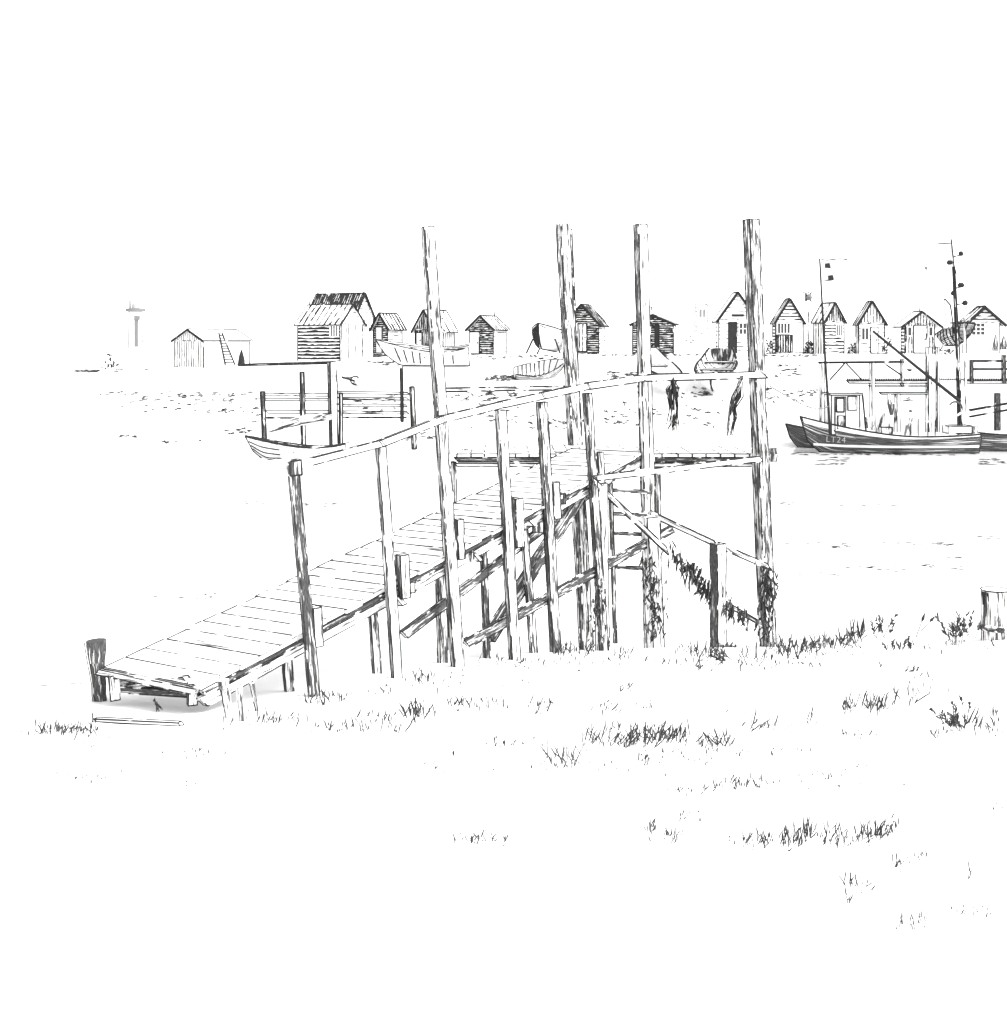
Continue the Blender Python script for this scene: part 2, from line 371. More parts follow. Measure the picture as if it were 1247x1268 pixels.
# platform
pd = MB(); x = -.79; FRONT, ZP = 20.32, EYE - 137 / F * 20.3
while x < 4.3:
    w_ = random.uniform(.22, .29); e = random.uniform(-.03, .02)
    fr0 = FRONT + (.35 if .98 < x + w_ / 2 < 2.4 else 0)
    c = Vector((x + w_ / 2, (fr0 + e + 22.2) / 2, ZP - .025)); d = (w_ - .015, 22.2 - fr0 - e, .05)
    pd.box(c, d, 'wood_faint')
    for sx_ in (-1, 1): pd.line(c + Vector((sx_ * d[0] / 2, -d[1] / 2, .025)), c + Vector((sx_ * d[0] / 2, d[1] / 2, .025)), .006, 'ink_faint')
    pd.line(c + Vector((-d[0] / 2, -d[1] / 2, .025)), c + Vector((d[0] / 2, -d[1] / 2, .025)), .007, 'ink_near')
    pd.line(c + Vector((-d[0] / 2, -d[1] / 2, -.025)), c + Vector((-d[0] / 2, -d[1] / 2, .025)), .01, 'ink')
    x += w_
pd.build('platform_deck', jet)
MB().beam((-.8, FRONT + .1, ZP - .105), (.95, FRONT + .1, ZP - .105), .06, .1, 'wood_dark', lw=.009).build('platform_beam', jet)
MB().beam((2.42, FRONT + .1, ZP - .11), (4.3, FRONT + .1, ZP - .11), .06, .11, 'wood_tar_shade', lw=.009).build('platform_beam', jet)  # dark tone paints the shade below the platform's plank ends
MB().beam((-.8, FRONT + .12, ZP - .2), (4.3, FRONT + .12, ZP - .2), .06, .08, 'wood_light', lw=.008).build('platform_beam', jet)
MB().beam((-.8, 22.1, ZP - .13), (4.3, 22.1, ZP - .13), .1, .14, 'wood_light', lw=.008).build('platform_beam', jet)
fb = MB()
fb.tube([at(957, 555, 20.2), at(958, 562, 20.2), at(957, 572, 20.2)], [.07, .09, .07], 'wood_dark', 10)
fb.build('fender', jet)

pa_, pb_ = hit(120, 894), hit(224, 899)
gp_ = MB().beam(pa_ + Vector((0, 0, .02)), pb_ + Vector((0, 0, .02)), .07, .04, 'wood_faint', lw=.006)
single(gp_, 'loose_board', 'loose pale board lying on the mud in front of the walkway end', 'board', (pa_ + pb_) / 2)

# stakes and stumps near the walkway's foot
def stake(xt, yt, xb, yb, Y, w, label, name='mooring_stake', lk='wood_mid', dk='wood_dark', group=None, wob=.12):
    a, b_ = at(xt, yt, Y), at(xb, yb, Y); b_.z = ground_z(b_.x, b_.y) - .15 if b_.z < ground_z(b_.x, b_.y) + .2 else b_.z
    pts, rr = [], []
    for i in range(8):
        f = i / 7; p = b_.lerp(a, f); p.x += random.uniform(-wob, wob) * w * px(Y) * .4
        pts.append(p); rr.append(w * px(Y) / 2 * (1 + .25 * max(0, f - .7) / .3 - .2 * (1 - f)) * random.uniform(.93, 1.05))
    mb = MB().tube(pts, rr, lk, 10)
    for k in range(3):
        o = Vector((rr[0] * random.uniform(-1, .2), -rr[0] * .8, 0)); mb.path([p + o * (r_ / rr[0]) for p, r_ in zip(pts, rr)][random.randint(0, 2):random.randint(5, 8)], .5 * px(Y), 'ink_near')
    return single(mb, name, label, 'stake', b_, group)
stake(118, 793, 126, 890, 12.2, 20, 'knobbly dark-streaked stake standing at the foot of the walkway, left corner', lk='wood_tar_shade')
g_ = 'short broken stakes by the walkway foot'
for xt, yt, xb, yb, w, l in ((276, 842, 288, 888, 12, 'leaning broad stake close beside the walkway, tallest of the short broken stakes'), (296, 850, 300, 893, 8, 'thin broken stake in the middle of the short stakes'),
                       (312, 846, 322, 880, 5, 'slim leaning stake on the river side of the short stakes')):
    p = hit(xb, yb); stake(xt, yt, xb, yb, p.y, w, l, 'broken_stake', 'wood_mid', group=g_)
sp_ = hit(1230, 792)
sm = MB(); stump = thing('mooring_stump', 'thick pale mooring stump with rope collar in the grass, cut by the picture edge', 'stump', sp_)
a = at(1232, 793, sp_.y); zt = at(1232, 730, sp_.y).z; r_ = 17 * px(sp_.y)
sm.tube([(a.x, a.y, a.z - .2), (a.x, a.y, a.z + .2), (a.x + .01, a.y, zt - .02), (a.x + .01, a.y, zt)], [r_ * .95, r_, r_ * 1.02, r_ * .97], 'wood_mid', 18)
for k in range(18): sm.line((a.x + r_ * math.cos(k * .349), a.y + r_ * math.sin(k * .349), zt), (a.x + r_ * math.cos(k * .349 + .349), a.y + r_ * math.sin(k * .349 + .349), zt), .007, 'ink_near')
for k in range(6): sm.line((a.x - r_ * (.98 - k * .05), a.y - r_ * (.2 + .08 * k), zt - .02), (a.x - r_ * (.95 - k * .07), a.y - r_ * (.25 + .08 * k), zt - .2 - .03 * k), .009, 'ink')
sm.build('stump_body', stump)
rc = MB()
for dz in (0, .045): rc.tube([(a.x + r_ * 1.06 * math.cos(t_), a.y + r_ * 1.06 * math.sin(t_), a.z + .17 + dz) for t_ in frange(0, 6.2832, 20)], .02, 'ink_faint', 6)
rc.build('rope_collar', stump)

# ---------------------------------------------------------------- huts of the far bank
HG = 'huts along the far bank'
def hut(label, front, side_end, base, eave, ridge, fm, sm_, rm, th=35, Y=94., doors=(), windows=(), finial=(), oh=.18, flip_side='R', name='fishing_hut', rlw=.05, plaque=None, chimney=None, gable=None, side_win=None):  # on most huts one wall's darker boards hold its shade as colour
    """front = photo columns of the gable front; side_end = column where the visible side wall ends (or None)"""
    k = F / Y; x0, x1 = front; t = R(th); w = (x1 - x0) / k / math.cos(t)
    l = abs(side_end - (x1 if flip_side == 'R' else x0)) / k / math.sin(t) if side_end else 3.0
    zb = EYE - (base - HY) / k; he = (base - eave) / k; hr_ = (base - ridge) / k
    rz = -t if flip_side == 'R' else t
    root = thing(name, label, 'hut', at((x0 + x1) / 2, base, Y), rz, HG)
    h2, wb_ = w / 2, MB(); lw = .04
    o = random.random() * 5
    def wall(pts, key, u): wb_.face(pts, key, [(o + p_[0], o + p_[1]) for p_ in u])
    g_ = gable or fm
    wall([(-h2, 0, -.5), (h2, 0, -.5), (h2, 0, he), (-h2, 0, he)], fm, [(-h2, -.5), (h2, -.5), (h2, he), (-h2, he)])
    wall([(-h2, 0, he), (h2, 0, he), (0, 0, hr_)], g_, [(-h2, he), (h2, he), (0, hr_)])
    wall([(h2, l, -.5), (-h2, l, -.5), (-h2, l, he), (0, l, hr_), (h2, l, he)], sm_, [(h2, -.5), (-h2, -.5), (-h2, he), (0, hr_), (h2, he)])
    wall([(h2, 0, -.5), (h2, l, -.5), (h2, l, he), (h2, 0, he)], sm_, [(0, -.5), (l, -.5), (l, he), (0, he)])
    wall([(-h2, l, -.5), (-h2, 0, -.5), (-h2, 0, he), (-h2, l, he)], sm_, [(0, -.5), (l, -.5), (l, he), (0, he)])
    for p in ((-h2, 0), (h2, 0), (h2, l), (-h2, l)): wb_.line((p[0], p[1], -.4), (p[0], p[1], he), lw, 'ink_far')
    wb_.line((-h2, 0, he), (h2, 0, he), lw * .7, 'ink_far_faint'); wb_.line((-h2, 0, 0.02), (h2, 0, 0.02), lw * .8, 'ink_far_faint')
    wb_.build('wall', root, world=False)
    rb = MB(); n_ = Vector((hr_ - he, 0, h2)).normalized() * .09; sl = (hr_ - he) / h2
    for s_ in (1, -1):
        nn = Vector((n_.x * s_, 0, n_.z))
        ex, ez = s_ * (h2 + oh), he - oh * sl
        q = [(ex, -oh, ez), (ex, l + oh, ez), (0, l + oh, hr_), (0, -oh, hr_)]
        if s_ < 0: q = q[::-1]; u = [(0, 2), (0, 0), (l, 0), (l, 2)]
        sw = math.hypot(h2 + oh, hr_ - ez)
        uv = [(0, sw), (0, 0), (l, 0), (l, sw)] if s_ < 0 else [(0, 0), (l, 0), (l, sw), (0, sw)]
        if s_ < 0: uv = [(0, 0 + sw), (l, sw), (l, 0), (0, 0)]
        Lq = q
        rb.slab(Lq, nn, rm, lw, 'ink_far', uv)
        rb.line((ex, -oh, ez), (0, -oh, hr_), rlw, 'ink_far')
    rb.line((0, -oh, hr_ + .1), (0, l + oh, hr_ + .1), rlw * .8, 'ink_far')
    roof = rb.build('roof', root, world=False)
    for f in finial:
        MB().tube([(0, f * l, hr_ + .05), (0, f * l, hr_ + .3), (0, f * l, hr_ + .6)], [.06, .045, .02], 'ink', 6).build('finial', roof, world=False)
    if chimney:
        cx, cy, ch = chimney
        MB().box((cx * h2, cy * l, hr_ + ch / 2 - .3), (.9, .9, ch + .6), 'white', lw=.03, lkey='ink_far_faint').build('chimney', roof, world=False)
    sx_ = 1 / k / math.cos(t)
    def rect(xa, ya, xb, yb): return ((xa - (x0 + x1) / 2) * sx_, (xb - (x0 + x1) / 2) * sx_, (base - yb) / k, (base - ya) / k)
    for xa, ya, xb, yb, key in doors:
        a_, b_, c_, d_ = rect(xa, ya, xb, yb)
        dr = MB().box(((a_ + b_) / 2, -.05, (c_ + d_) / 2), (b_ - a_, .09, d_ - c_), key, lw=.028, lkey='ink_far').build('door', root, world=False)
        MB().box((b_ - .14, -.12, (c_ + d_) / 2), (.07, .06, .12), 'ink').build('handle', dr, world=False)
    for xa, ya, xb, yb, nx, nz in windows:
        a_, b_, c_, d_ = rect(xa, ya, xb, yb); fm_ = MB()
        gl = MB().box(((a_ + b_) / 2, -.03, (c_ + d_) / 2), (b_ - a_, .05, d_ - c_), 'glass').build('window', root, world=False)
        for i in range(nx + 1): fm_.box((a_ + (b_ - a_) * i / nx, -.08, (c_ + d_) / 2), (.06, .06, d_ - c_ + .08), 'white')
        for i in range(nz + 1): fm_.box(((a_ + b_) / 2, -.085, c_ + (d_ - c_) * i / nz), (b_ - a_ + .1, .06, .06), 'white')
        fm_.build('window_frame', gl, world=False)
    if side_win:
        ya, yb_, za, zb_ = side_win
        gw = MB().box((-h2 - .03, (ya + yb_) / 2, (za + zb_) / 2), (.05, yb_ - ya, zb_ - za), 'glass').build('window', root, world=False); fw = MB()
        for i in range(4): fw.box((-h2 - .08, ya + (yb_ - ya) * i / 3, (za + zb_) / 2), (.06, .1, zb_ - za + .08), 'white')
        for z in (za, zb_): fw.box((-h2 - .085, (ya + yb_) / 2, z), (.06, yb_ - ya + .1, .06), 'white')
        fw.build('window_frame', gw, world=False)
    if plaque:
        a_, b_, c_, d_ = rect(*plaque)
        MB().box(((a_ + b_) / 2, -.06, (c_ + d_) / 2), (b_ - a_, .08, d_ - c_), 'ink').build('name_board', root, world=False)
    return root
hut('low pale open-fronted shed with shallow roof, beside the leaning ladder', (211, 257), 302, 455, 422, 409, 'plank_pale', 'white', 'white', 40, 92, gable='plank_mid')
hut('tall shed with steep dark roof and spiked ridge behind the double gable', (440, 461), 378, 443, 396, 364, 'plank_pale', 'clap_mid', 'roof_dark', 62, 99, finial=(0., 1.), flip_side='L', gable='clap_pale')
hut('large shed with dark lapped side wall and pale gable, biggest of the huts', (424, 447), 367, 448, 401, 378, 'plank_pale', 'clap_big', 'roof_pale', 62, 92, finial=(1.,), flip_side='L', gable='clap_pale', side_win=(.12, .85, 1.9, 2.75))
hut('little striped-roof hut with white door between the big shed and the long boat', (462, 481), 497, 438, 405, 389, 'clap_dark', 'clap_pale', 'roof_mid', 38, doors=((466, 405, 474, 437, 'white'),), oh=.22)
hut('steep dark-gabled hut with white door, crossed by the first tall post', (513, 539), 562, 432, 408, 385, 'plank_dark', 'plank_mid', 'roof_pale', 40, doors=((516, 412, 523, 431, 'white'),), oh=.2)
hut('small hut with striped tin roof, white door and pale lapped side', (581, 611), 627, 440, 407, 392, 'clap_dark', 'clap_pale', 'roof_mid', 32, doors=((582, 411, 594, 438, 'white'),), oh=.22, finial=(1.,))
hut('dark clapboard hut with white plank door, half hidden by the second tall post', (701, 741), 750, 438, 401, 378, 'clap_dark', 'clap_pale', 'roof_dark', 24, doors=((716, 401, 727, 435, 'plank_pale'),), oh=.25)
hut('wide low-roofed clapboard hut with pale chimney, behind the third tall post', (784, 833), 838, 438, 402, 391, 'clap_dark', 'clap_pale', 'white', 16, doors=((811, 402, 816, 437, 'ink'),), oh=.2, chimney=(-.35, .5, .7))
hut('white clapboard hut with black door, name board and white barge boards', (890, 936), 889, 440, 395, 363, 'clap_pale', 'clap_pale', 'white', 4, doors=((902, 399, 912, 437, 'ink'),), windows=((915, 400, 929, 414, 3, 2),), plaque=(906, 389, 921, 392), flip_side='L', oh=.22)
hut('narrow pointed hut with wide window over dark boarding and a plain right half', (960, 995), 959, 437, 399, 371, 'white', 'clap_mid', 'roof_mid', 5, doors=((961, 415, 981, 436, 'plank_dark'),), windows=((962, 400, 978, 413, 4, 1),), flip_side='L', oh=.12, gable='clap_mid')
hut('pointed hut with dark vertical boards in its gable, behind the white flag mast', (1020, 1047), 1011, 437, 398, 376, 'clap_mid', 'plank_pale', 'roof_pale', 24, windows=((1035, 402, 1044, 416, 3, 1),), flip_side='L', oh=.12, gable='plank_dark')
hut('pale pointed hut with window and door, behind the upper end of the slanting boom', (1063, 1096), 1062, 438, 400, 374, 'clap_pale', 'plank_mid', 'roof_mid', 6, doors=((1078, 405, 1087, 437, 'white'),), windows=((1066, 406, 1075, 421, 2, 1),), flip_side='L', oh=.14, gable='plank_mid')
hut('wide-eaved hut with broad white door and little ridge spike', (1120, 1158), 1119, 438, 401, 387, 'plank_mid', 'clap_mid', 'white', 5, doors=((1131, 403, 1147, 437, 'white'),), windows=((1123, 405, 1128, 416, 1, 1), (1150, 405, 1155, 416, 1, 1)), flip_side='L', oh=.45, finial=(0.,))
hut('pale hut with many-paned window and dark sloping roof edge, last hut beyond the main mast', (1196, 1239), 1195, 434, 399, 381, 'white', 'white', 'roof_mid', 5, windows=((1202, 400, 1219, 415, 3, 3),), flip_side='L', oh=.35, gable='clap_mid', rlw=.09)

# ladder leaning on the pale shed, net heaps, signal lamp
ld = MB()
pa, pb = at(271, 412, 90), at(279, 452, 89.5); oo = Vector((.45, 0, 0))
ld.line(pa, pb, .05, 'ink_far'); ld.line(pa + oo * .5, pb + oo * 1.6, .05, 'ink_far')
for i in range(1, 12): f = i / 12; ld.line(pa.lerp(pb, f), (pa + oo * .5).lerp(pb + oo * 1.6, f), .035, 'ink_far')
single(ld, 'ladder', 'thin ladder leaning against the pale open-fronted shed', 'ladder', pb)
def heap(x0, x1, yt, yb, Y, label, key='far_dark', name='net_heap'):
    a, b_ = at(x0, yb, Y), at(x1, yb, Y); c = (a + b_) / 2; h_ = at(x0, yt, Y).z - c.z; w = (b_ - a).length / 2; mb = MB(); n = 12; rings = []
    for i, f in enumerate((1, .85, .6, .33, .12)):
        z = h_ * (0, .28, .58, .82, 1)[i]
        rings.append([c + Vector((w * f * math.cos(j * 6.283 / n) * random.uniform(.85, 1.1), w * f * math.sin(j * 6.283 / n) * random.uniform(.8, 1.1), z - (.1 if i == 0 else 0))) for j in range(n)])
    for i in range(4):
        for j in range(n): mb.face([rings[i][j], rings[i][(j + 1) % n], rings[i + 1][(j + 1) % n], rings[i + 1][j]], key, [(j * .4, i * .5), (j * .4 + .4, i * .5), (j * .4 + .4, i * .5 + .5), (j * .4, i * .5 + .5)])
    mb.face(rings[-1], key)
    return single(mb, name, label, 'nets', c)
heap(294, 304, 433, 451, 88, 'small black pointed heap of nets beside the pale shed', 'ink')
sg = thing('signal_lamp', 'slim signal post with lantern head between two pointed huts', 'signal', at(1001, 437, 98))
MB().tube([at(1001, 438, 98), at(1001, 385, 98), at(1001, 376, 98)], .09, 'far_wood', 8).build('pole', sg)
sl_ = MB(); sl_.box(at(1001, 374, 98), (1.0, .5, .1), 'far_wood'); sl_.box(at(1001, 362, 98), (.9, .5, .1), 'far_wood')
for x in (998, 1004): sl_.line(at(x, 374, 98), at(x, 362, 98), .06, 'ink_far')
sl_.build('lantern_frame', sg); MB().tube([at(1002, 372, 97.9), at(1002, 368, 97.9), at(1002, 364, 97.9)], [.18, .26, .14], 'grey', 8).build('lamp', sg)
tw = thing('lighthouse', 'distant pale tower with flat overhanging top and dark slit window', 'tower', at(168, 432, 250))
tb = MB(); cx = at(168, 432, 250); k = 250 / F
prof = [(-.5, 8.5 * k), (at(0, 386, 250).z - cx.z, 7.5 * k)]
def lathe(mb, c, prof, key, n=20, edge=None):
    for (z0, r0), (z1, r1) in zip(prof, prof[1:]):
        for j in range(n):
            a0, a1 = j * 6.2832 / n, (j + 1) * 6.2832 / n
            mb.face([c + Vector((r0 * math.cos(a0), r0 * math.sin(a0), z0)), c + Vector((r0 * math.cos(a1), r0 * math.sin(a1), z0)), c + Vector((r1 * math.cos(a1), r1 * math.sin(a1), z1)), c + Vector((r1 * math.cos(a0), r1 * math.sin(a0), z1))], key,
                    [(a0 * r0, z0), (a1 * r0, z0), (a1 * r1, z1), (a0 * r1, z1)])
    return mb
lathe(tb, cx, prof, 'white'); H_ = prof[1][0]
tb.line(cx + Vector((-8.5 * k, 0, 0)), cx + Vector((-7.5 * k, 0, H_)), .17, 'leaf_grey'); tb.line(cx + Vector((8.5 * k, 0, 0)), cx + Vector((7.5 * k, 0, H_)), .1, 'ink_far_faint')
tb.build('tower_body', tw)
lathe(MB(), cx, [(H_, .2), (H_, 12 * k), (H_ + .7, 12 * k), (H_ + .7, .2)], 'grey').build('gallery', tw)
lathe(MB(), cx, [(H_ + .7, 5 * k), (H_ + 1.6, 4.5 * k), (H_ + 2, .1)], 'pale_grey').build('lantern_room', tw)
MB().tube([cx + Vector((-7 * k, 0, H_ + .6)), cx + Vector((-7 * k, 0, H_ + 2.4))], .2, 'grey', 6).build('aerial', tw)
sw_ = MB(); sw_.box(cx + Vector((3.5 * k, -8.2 * k, H_ * .42)), (3.5 * k, .6, H_ * .72), 'grey'); sw_.box(cx + Vector((4.3 * k, -8.1 * k, H_ * .83)), (6 * k, .8, 5 * k), 'grey'); sw_.build('slit_window', tw)
ch = thing('church_tower', 'faint distant church tower with corner pinnacles above the bank', 'church', at(868, 408, 400))
cb = MB(); k = 400 / F; p = at(868, 412, 400)
cb.box(p + Vector((0, 0, 17 * k)), (14 * k, 14 * k, 36 * k), 'faint', lw=.12, lkey='ink_far_faint'); cb.build('tower_body', ch)
for sx_ in (-1, 1):
    for sy in (-1, 1): MB().tube([p + Vector((sx_ * 6.5 * k, sy * 6.5 * k, 35 * k)), p + Vector((sx_ * 6.5 * k, sy * 6.5 * k, 42 * k))], [1.0 * k, .3 * k], 'faint', 6).build('pinnacle', ch)
for x in (-1.5, 3): MB().box(p + Vector((x * k, -7 * k, 24 * k)), (1.6 * k, .6, 9 * k), 'grey').build('belfry_window', ch)

# ---------------------------------------------------------------- boats
def hullf(L, B, Dp, bow=.5, stern=.2, ts=.7, rake=.4, full=2.2):
    def f(s_, q):
        hb = B / 2 * (1 - max(0, (s_ - .42) / .58) ** full) * (ts + (1 - ts) * min(1, s_ / .4) ** .8)
        zs = Dp + bow * max(0, (s_ - .35) / .65) ** 2 + stern * max(0, (.35 - s_) / .35) ** 2
        zk = .75 * Dp * max(0, (s_ - .86) / .14) ** 2
        z = zk + (zs - zk) * (1 - math.cos(q * math.pi / 2)) ** .85
        y = max(hb, .02) * math.sin(q * math.pi / 2) ** .7
        return Vector((s_ * L + rake * (z / Dp) * max(0, (s_ - .65) / .35), y, z))
    return f
def hull(root, f, L, outer, inner='strake', th=.06, lw=.03, ns=22, nq=8, thwarts=(), ribs=0, deckq=None, keel='ink_far', rail='ink_far', raillw=None, tr='white'):
    mb = MB(); inn = MB()
    def key(k_, s_, q): return k_(s_, q) if callable(k_) else k_
    for sd in (1, -1):
        P = [[f(i / ns, j / nq) * 1 for j in range(nq + 1)] for i in range(ns + 1)]
        for r0 in P:
            for p in r0: p.y *= sd
        I = [[Vector((p.x * (1 - th / L) + th * .4, max(0, abs(p.y) - th) * sd, p.z + (th if j < nq else 0))) for j, p in enumerate(r0)] for r0 in P]
        for i in range(ns):
            gy = 0
            for j in range(nq):
                u0 = j * .22; u1 = u0 + .22; v0, v1 = i * L / ns, (i + 1) * L / ns
                q = [P[i][j], P[i + 1][j], P[i + 1][j + 1], P[i][j + 1]]; uv = [(u0, v0), (u0, v1), (u1, v1), (u1, v0)]
                uv = [(a_[0], a_[1]) for a_ in uv]
                mb.face(q if sd < 0 else q[::-1], key(outer, (i + .5) / ns, (j + .5) / nq), uv if sd < 0 else uv[::-1])
                q = [I[i][j], I[i][j + 1], I[i + 1][j + 1], I[i + 1][j]]; uv = [(u0, v0), (u1, v0), (u1, v1), (u0, v1)]
                inn.face(q if sd < 0 else q[::-1], inner, uv if sd < 0 else uv[::-1])
            mb.face([P[i][nq], P[i + 1][nq], I[i + 1][nq], I[i][nq]], 'white')
        mb.path([P[i][nq] for i in range(ns + 1)], raillw or lw, rail)
        mb.path([P[0][j] for j in range(nq + 1)], lw * .7, 'ink_far')
    T = [f(0, j / nq) for j in range(nq + 1)]
    mb.face([Vector((p.x, -p.y, p.z)) for p in T[::-1]] + T[1:], tr, [(p.y, p.z) for p in T[::-1]] + [(-p.y, p.z) for p in T[1:]])
    mb.path([f(i / ns, 0) + Vector((0, 0, -.02)) for i in range(ns + 1)] + [f(1, j / nq) * 1 for j in range(nq + 1)], lw * 1.2, keel)
    h_ = mb.build('hull', root, world=False); inn.build('inner_planking', h_, world=False)
    for s_ in thwarts:
        p = f(s_, .72); MB().box((p.x, 0, p.z), (.22, p.y * 2 - .04, .05), 'white', lw=lw * .6, lkey='ink_far').build('thwart', root, world=False)
    if ribs:
        for i in range(1, ribs):
            s_ = i / ribs; rb = MB()
            for sd in (1, -1):
                pts = [f(s_, j / 6) for j in range(0, 7)]
                rb.path([Vector((p.x, max(0, p.y - th - .02) * sd, p.z + .08 * (1 if p.y < .1 else .4))) for p in pts], lw * .8, 'ink_far')
            rb.build('rib', root, world=False)
    return h_
BG = 'open boats hauled up on the far foreshore'
# long clinker boat below the first tall post (bow to the left)
p = at(582, 452, 88); A = thing('rowing_boat', 'long pale clinker boat with raised bow, lying broadside in front of the dark-gabled hut', 'boat', p, R(176), BG, roll=R(-12))
f = hullf(5.7, 1.9, 1.15, .75, .3, .75, .7); hull(A, f, 5.7, 'strake', 'hull_mid', lw=.04, thwarts=(.3, .55), raillw=.03)
hb_ = MB()
for s_ in (.2, .62, .7, .78, .86):
    hb_.path([f(s_, q) + Vector((0, .03, 0)) for q in frange(.35, .9, 5)], .04, 'ink_far')
hb_.build('rubbing_strip', A, world=False)
# boat on trestles
p = at(673, 437, 94); Bt = thing('propped_boat', 'boat propped on legs with dark shaded bow planks, beside the second tall post', 'boat', p + Vector((1.1, 2.6, .1)), R(-112), BG, pitch=R(4))
f = hullf(3.9, 2.4, 1.5, .4, .0, .7, .3, 2.6); hull(Bt, f, 3.9, 'white', 'hull_mid', lw=.045)
for x_, s_ in ((.6, 1), (.6, -1), (2.9, 1), (2.9, -1)): MB().line((x_, s_ * .9, .8), (x_ + .1, s_ * 1.4, -.35), .06, 'ink_far').build('prop_leg', Bt, world=False)
sbt = MB()
for q in (.5, .9): sbt.path([f(s_, q) * 1 + Vector((0, .02 , 0)) for s_ in frange(.5, .98, 8)], .025, 'ink_far_faint')
for q in frange(.15, .9, 10): sbt.path([Vector((v.x, -v.y - .02, v.z)) for v in [f(s_, q) for s_ in frange(.7, .99, 6)]], .07, 'ink_far')
sbt.build('bow_strakes', Bt, world=False)
# small dinghy tilted to show its ribs
p = at(637, 470, 84.5); Cd = thing('ribbed_dinghy', 'tilted ribbed dinghy showing its inside, below the propped boat', 'boat', p, R(10), BG, roll=R(34), pitch=R(4))
f = hullf(3.1, 1.6, .75, .6, .0, .5, .3, 3.6); hull(Cd, f, 3.1, 'hull_mid', 'white', lw=.045, ribs=10, raillw=.04)
# two end-on boats
def end_on(name, label, x, y, Y, yaw, L, B, dep, pitch, full, th_, inner, ribs):
    p = at(x, y, Y); dirv = Vector((math.cos(yaw), math.sin(yaw), 0))
    o = p - dirv * L * math.cos(pitch) + Vector((0, 0, math.sin(pitch) * L))
    root = thing(name, label, 'boat', o, yaw, BG, pitch=-pitch)
    f = hullf(L, B, dep, .22, .3, .6, .12, full); hull(root, f, L, 'white', inner, tr='far_dark' if ribs else inner, lw=.05, thwarts=th_, ribs=ribs, raillw=.07)
    st_ = MB(); st_.path([f(1, q) + Vector((.03, 0, 0)) for q in frange(.1, 1, 6)], .05, 'ink')
    for sd in (-1, 1): st_.path([f(1, .75) + Vector((.05, 0, 0)), f(1, .95) + Vector((.06, .16 * sd, .05)), f(1, .95) + Vector((.06, .3 * sd, -.02))], .035, 'ink')
    st_.build('stem_fitting', root, world=False)
    return root
end_on('end_on_dinghy', 'pale dinghy pointing at the viewer, directly right of the third tall post', 832, 489, 79.5, R(-72), 4.6, 2.3, 1.0, R(24), 3.6, (.3, .62), 'strake', 0)
end_on('open_boat', 'round-ended open boat with dark inside and thwarts, left of the fourth tall post', 881, 488, 79.5, R(-108), 5.2, 2.7, 1.0, R(20), 3.6, (.2, .45, .68), 'hull_ribs', 7)
# small white rowing boat on the left water
p = at(428, 568, 63.2); Rw = thing('white_rowing_boat', 'white rowing boat with dark rim afloat under the near handrail, below the landing stage', 'boat', Vector((p.x + .1, p.y, -.22)), R(176), roll=R(3))
f = hullf(4.7, 1.7, .8, .55, .2, .7, .45); hull(Rw, f, 4.7, 'strake', 'hull_mid', lw=.026, thwarts=(.3, .55), raillw=.055)
sb_ = MB()
for q in (.35, .55, .75): sb_.path([f(s_, q) + Vector((.0, .025, 0)) for s_ in frange(.72, .99, 8)], .024, 'ink_far')
sb_.build('bow_strakes', Rw, world=False)
# overturned boat behind the main mast
p = at(1158, 436, 86); Ov = thing('striped_boat', 'strongly striped round hull lying on its side behind the main mast', 'boat', at(1160, 432, 84) , R(5), BG, roll=R(52), pitch=R(22))
f = hullf(2.4, 1.6, .9, .3, .2, .6, .3, 2.6); hull(Ov, f, 2.4, 'hull_ribs', 'hull_mid', lw=.05, ribs=9)

# fishing boats
def fishing(label, bowpx, sternpx, Y, bow=.75, D_=1.25, B=2.7, face=1, stripes=True, name='fishing_boat'):
    """bow column, stern column; face=1 has its bow to the left"""
    L = abs(sternpx - bowpx) / F * Y
    root = thing(name, label, 'boat', Vector(((sternpx - HX) / F * Y, Y, -.3)), R(180) if face == 1 else 0, 'fishing boats moored off the far bank')
    f = hullf(L - .35, B, D_, bow, .12, .78, .4, 2.4)
    def k(s_, q):
        if not stripes: return 'black_paint'
        return 'black_paint'
    hull(root, f, L, k, 'white', th=.09, lw=.03, ns=36, nq=40, rail='ink', raillw=.035, tr='white' if stripes else 'far_wood')
    dk = MB(); ss = frange(0, .93, 14)
    top = [f(s_, .8) for s_ in ss]
    for a, b_ in zip(top, top[1:]): dk.face([(a.x, -a.y + .12, a.z), (b_.x, -b_.y + .12, b_.z), (b_.x, b_.y - .12, b_.z), (a.x, a.y - .12, a.z)], 'white')
    dk.build('boat_deck', root, world=False)
    return root, f
YB = 66.7
boat, bf = fishing('black-hulled fishing boat with white stripes, number on its bow and white wheelhouse', 999, 1206, YB, bow=1.02)
b2, _ = fishing('plain black boat bow showing behind the striped fishing boat', 977, 1090, YB + 3.2, bow=.45, D_=1.2, stripes=False, name='moored_boat')
b3, f3 = fishing('black boat rising to its bow at the picture edge, behind the striped boat stern', 1330, 1203, YB + 1.3, bow=.9, D_=1.25, face=0, stripes=False, name='moored_boat')
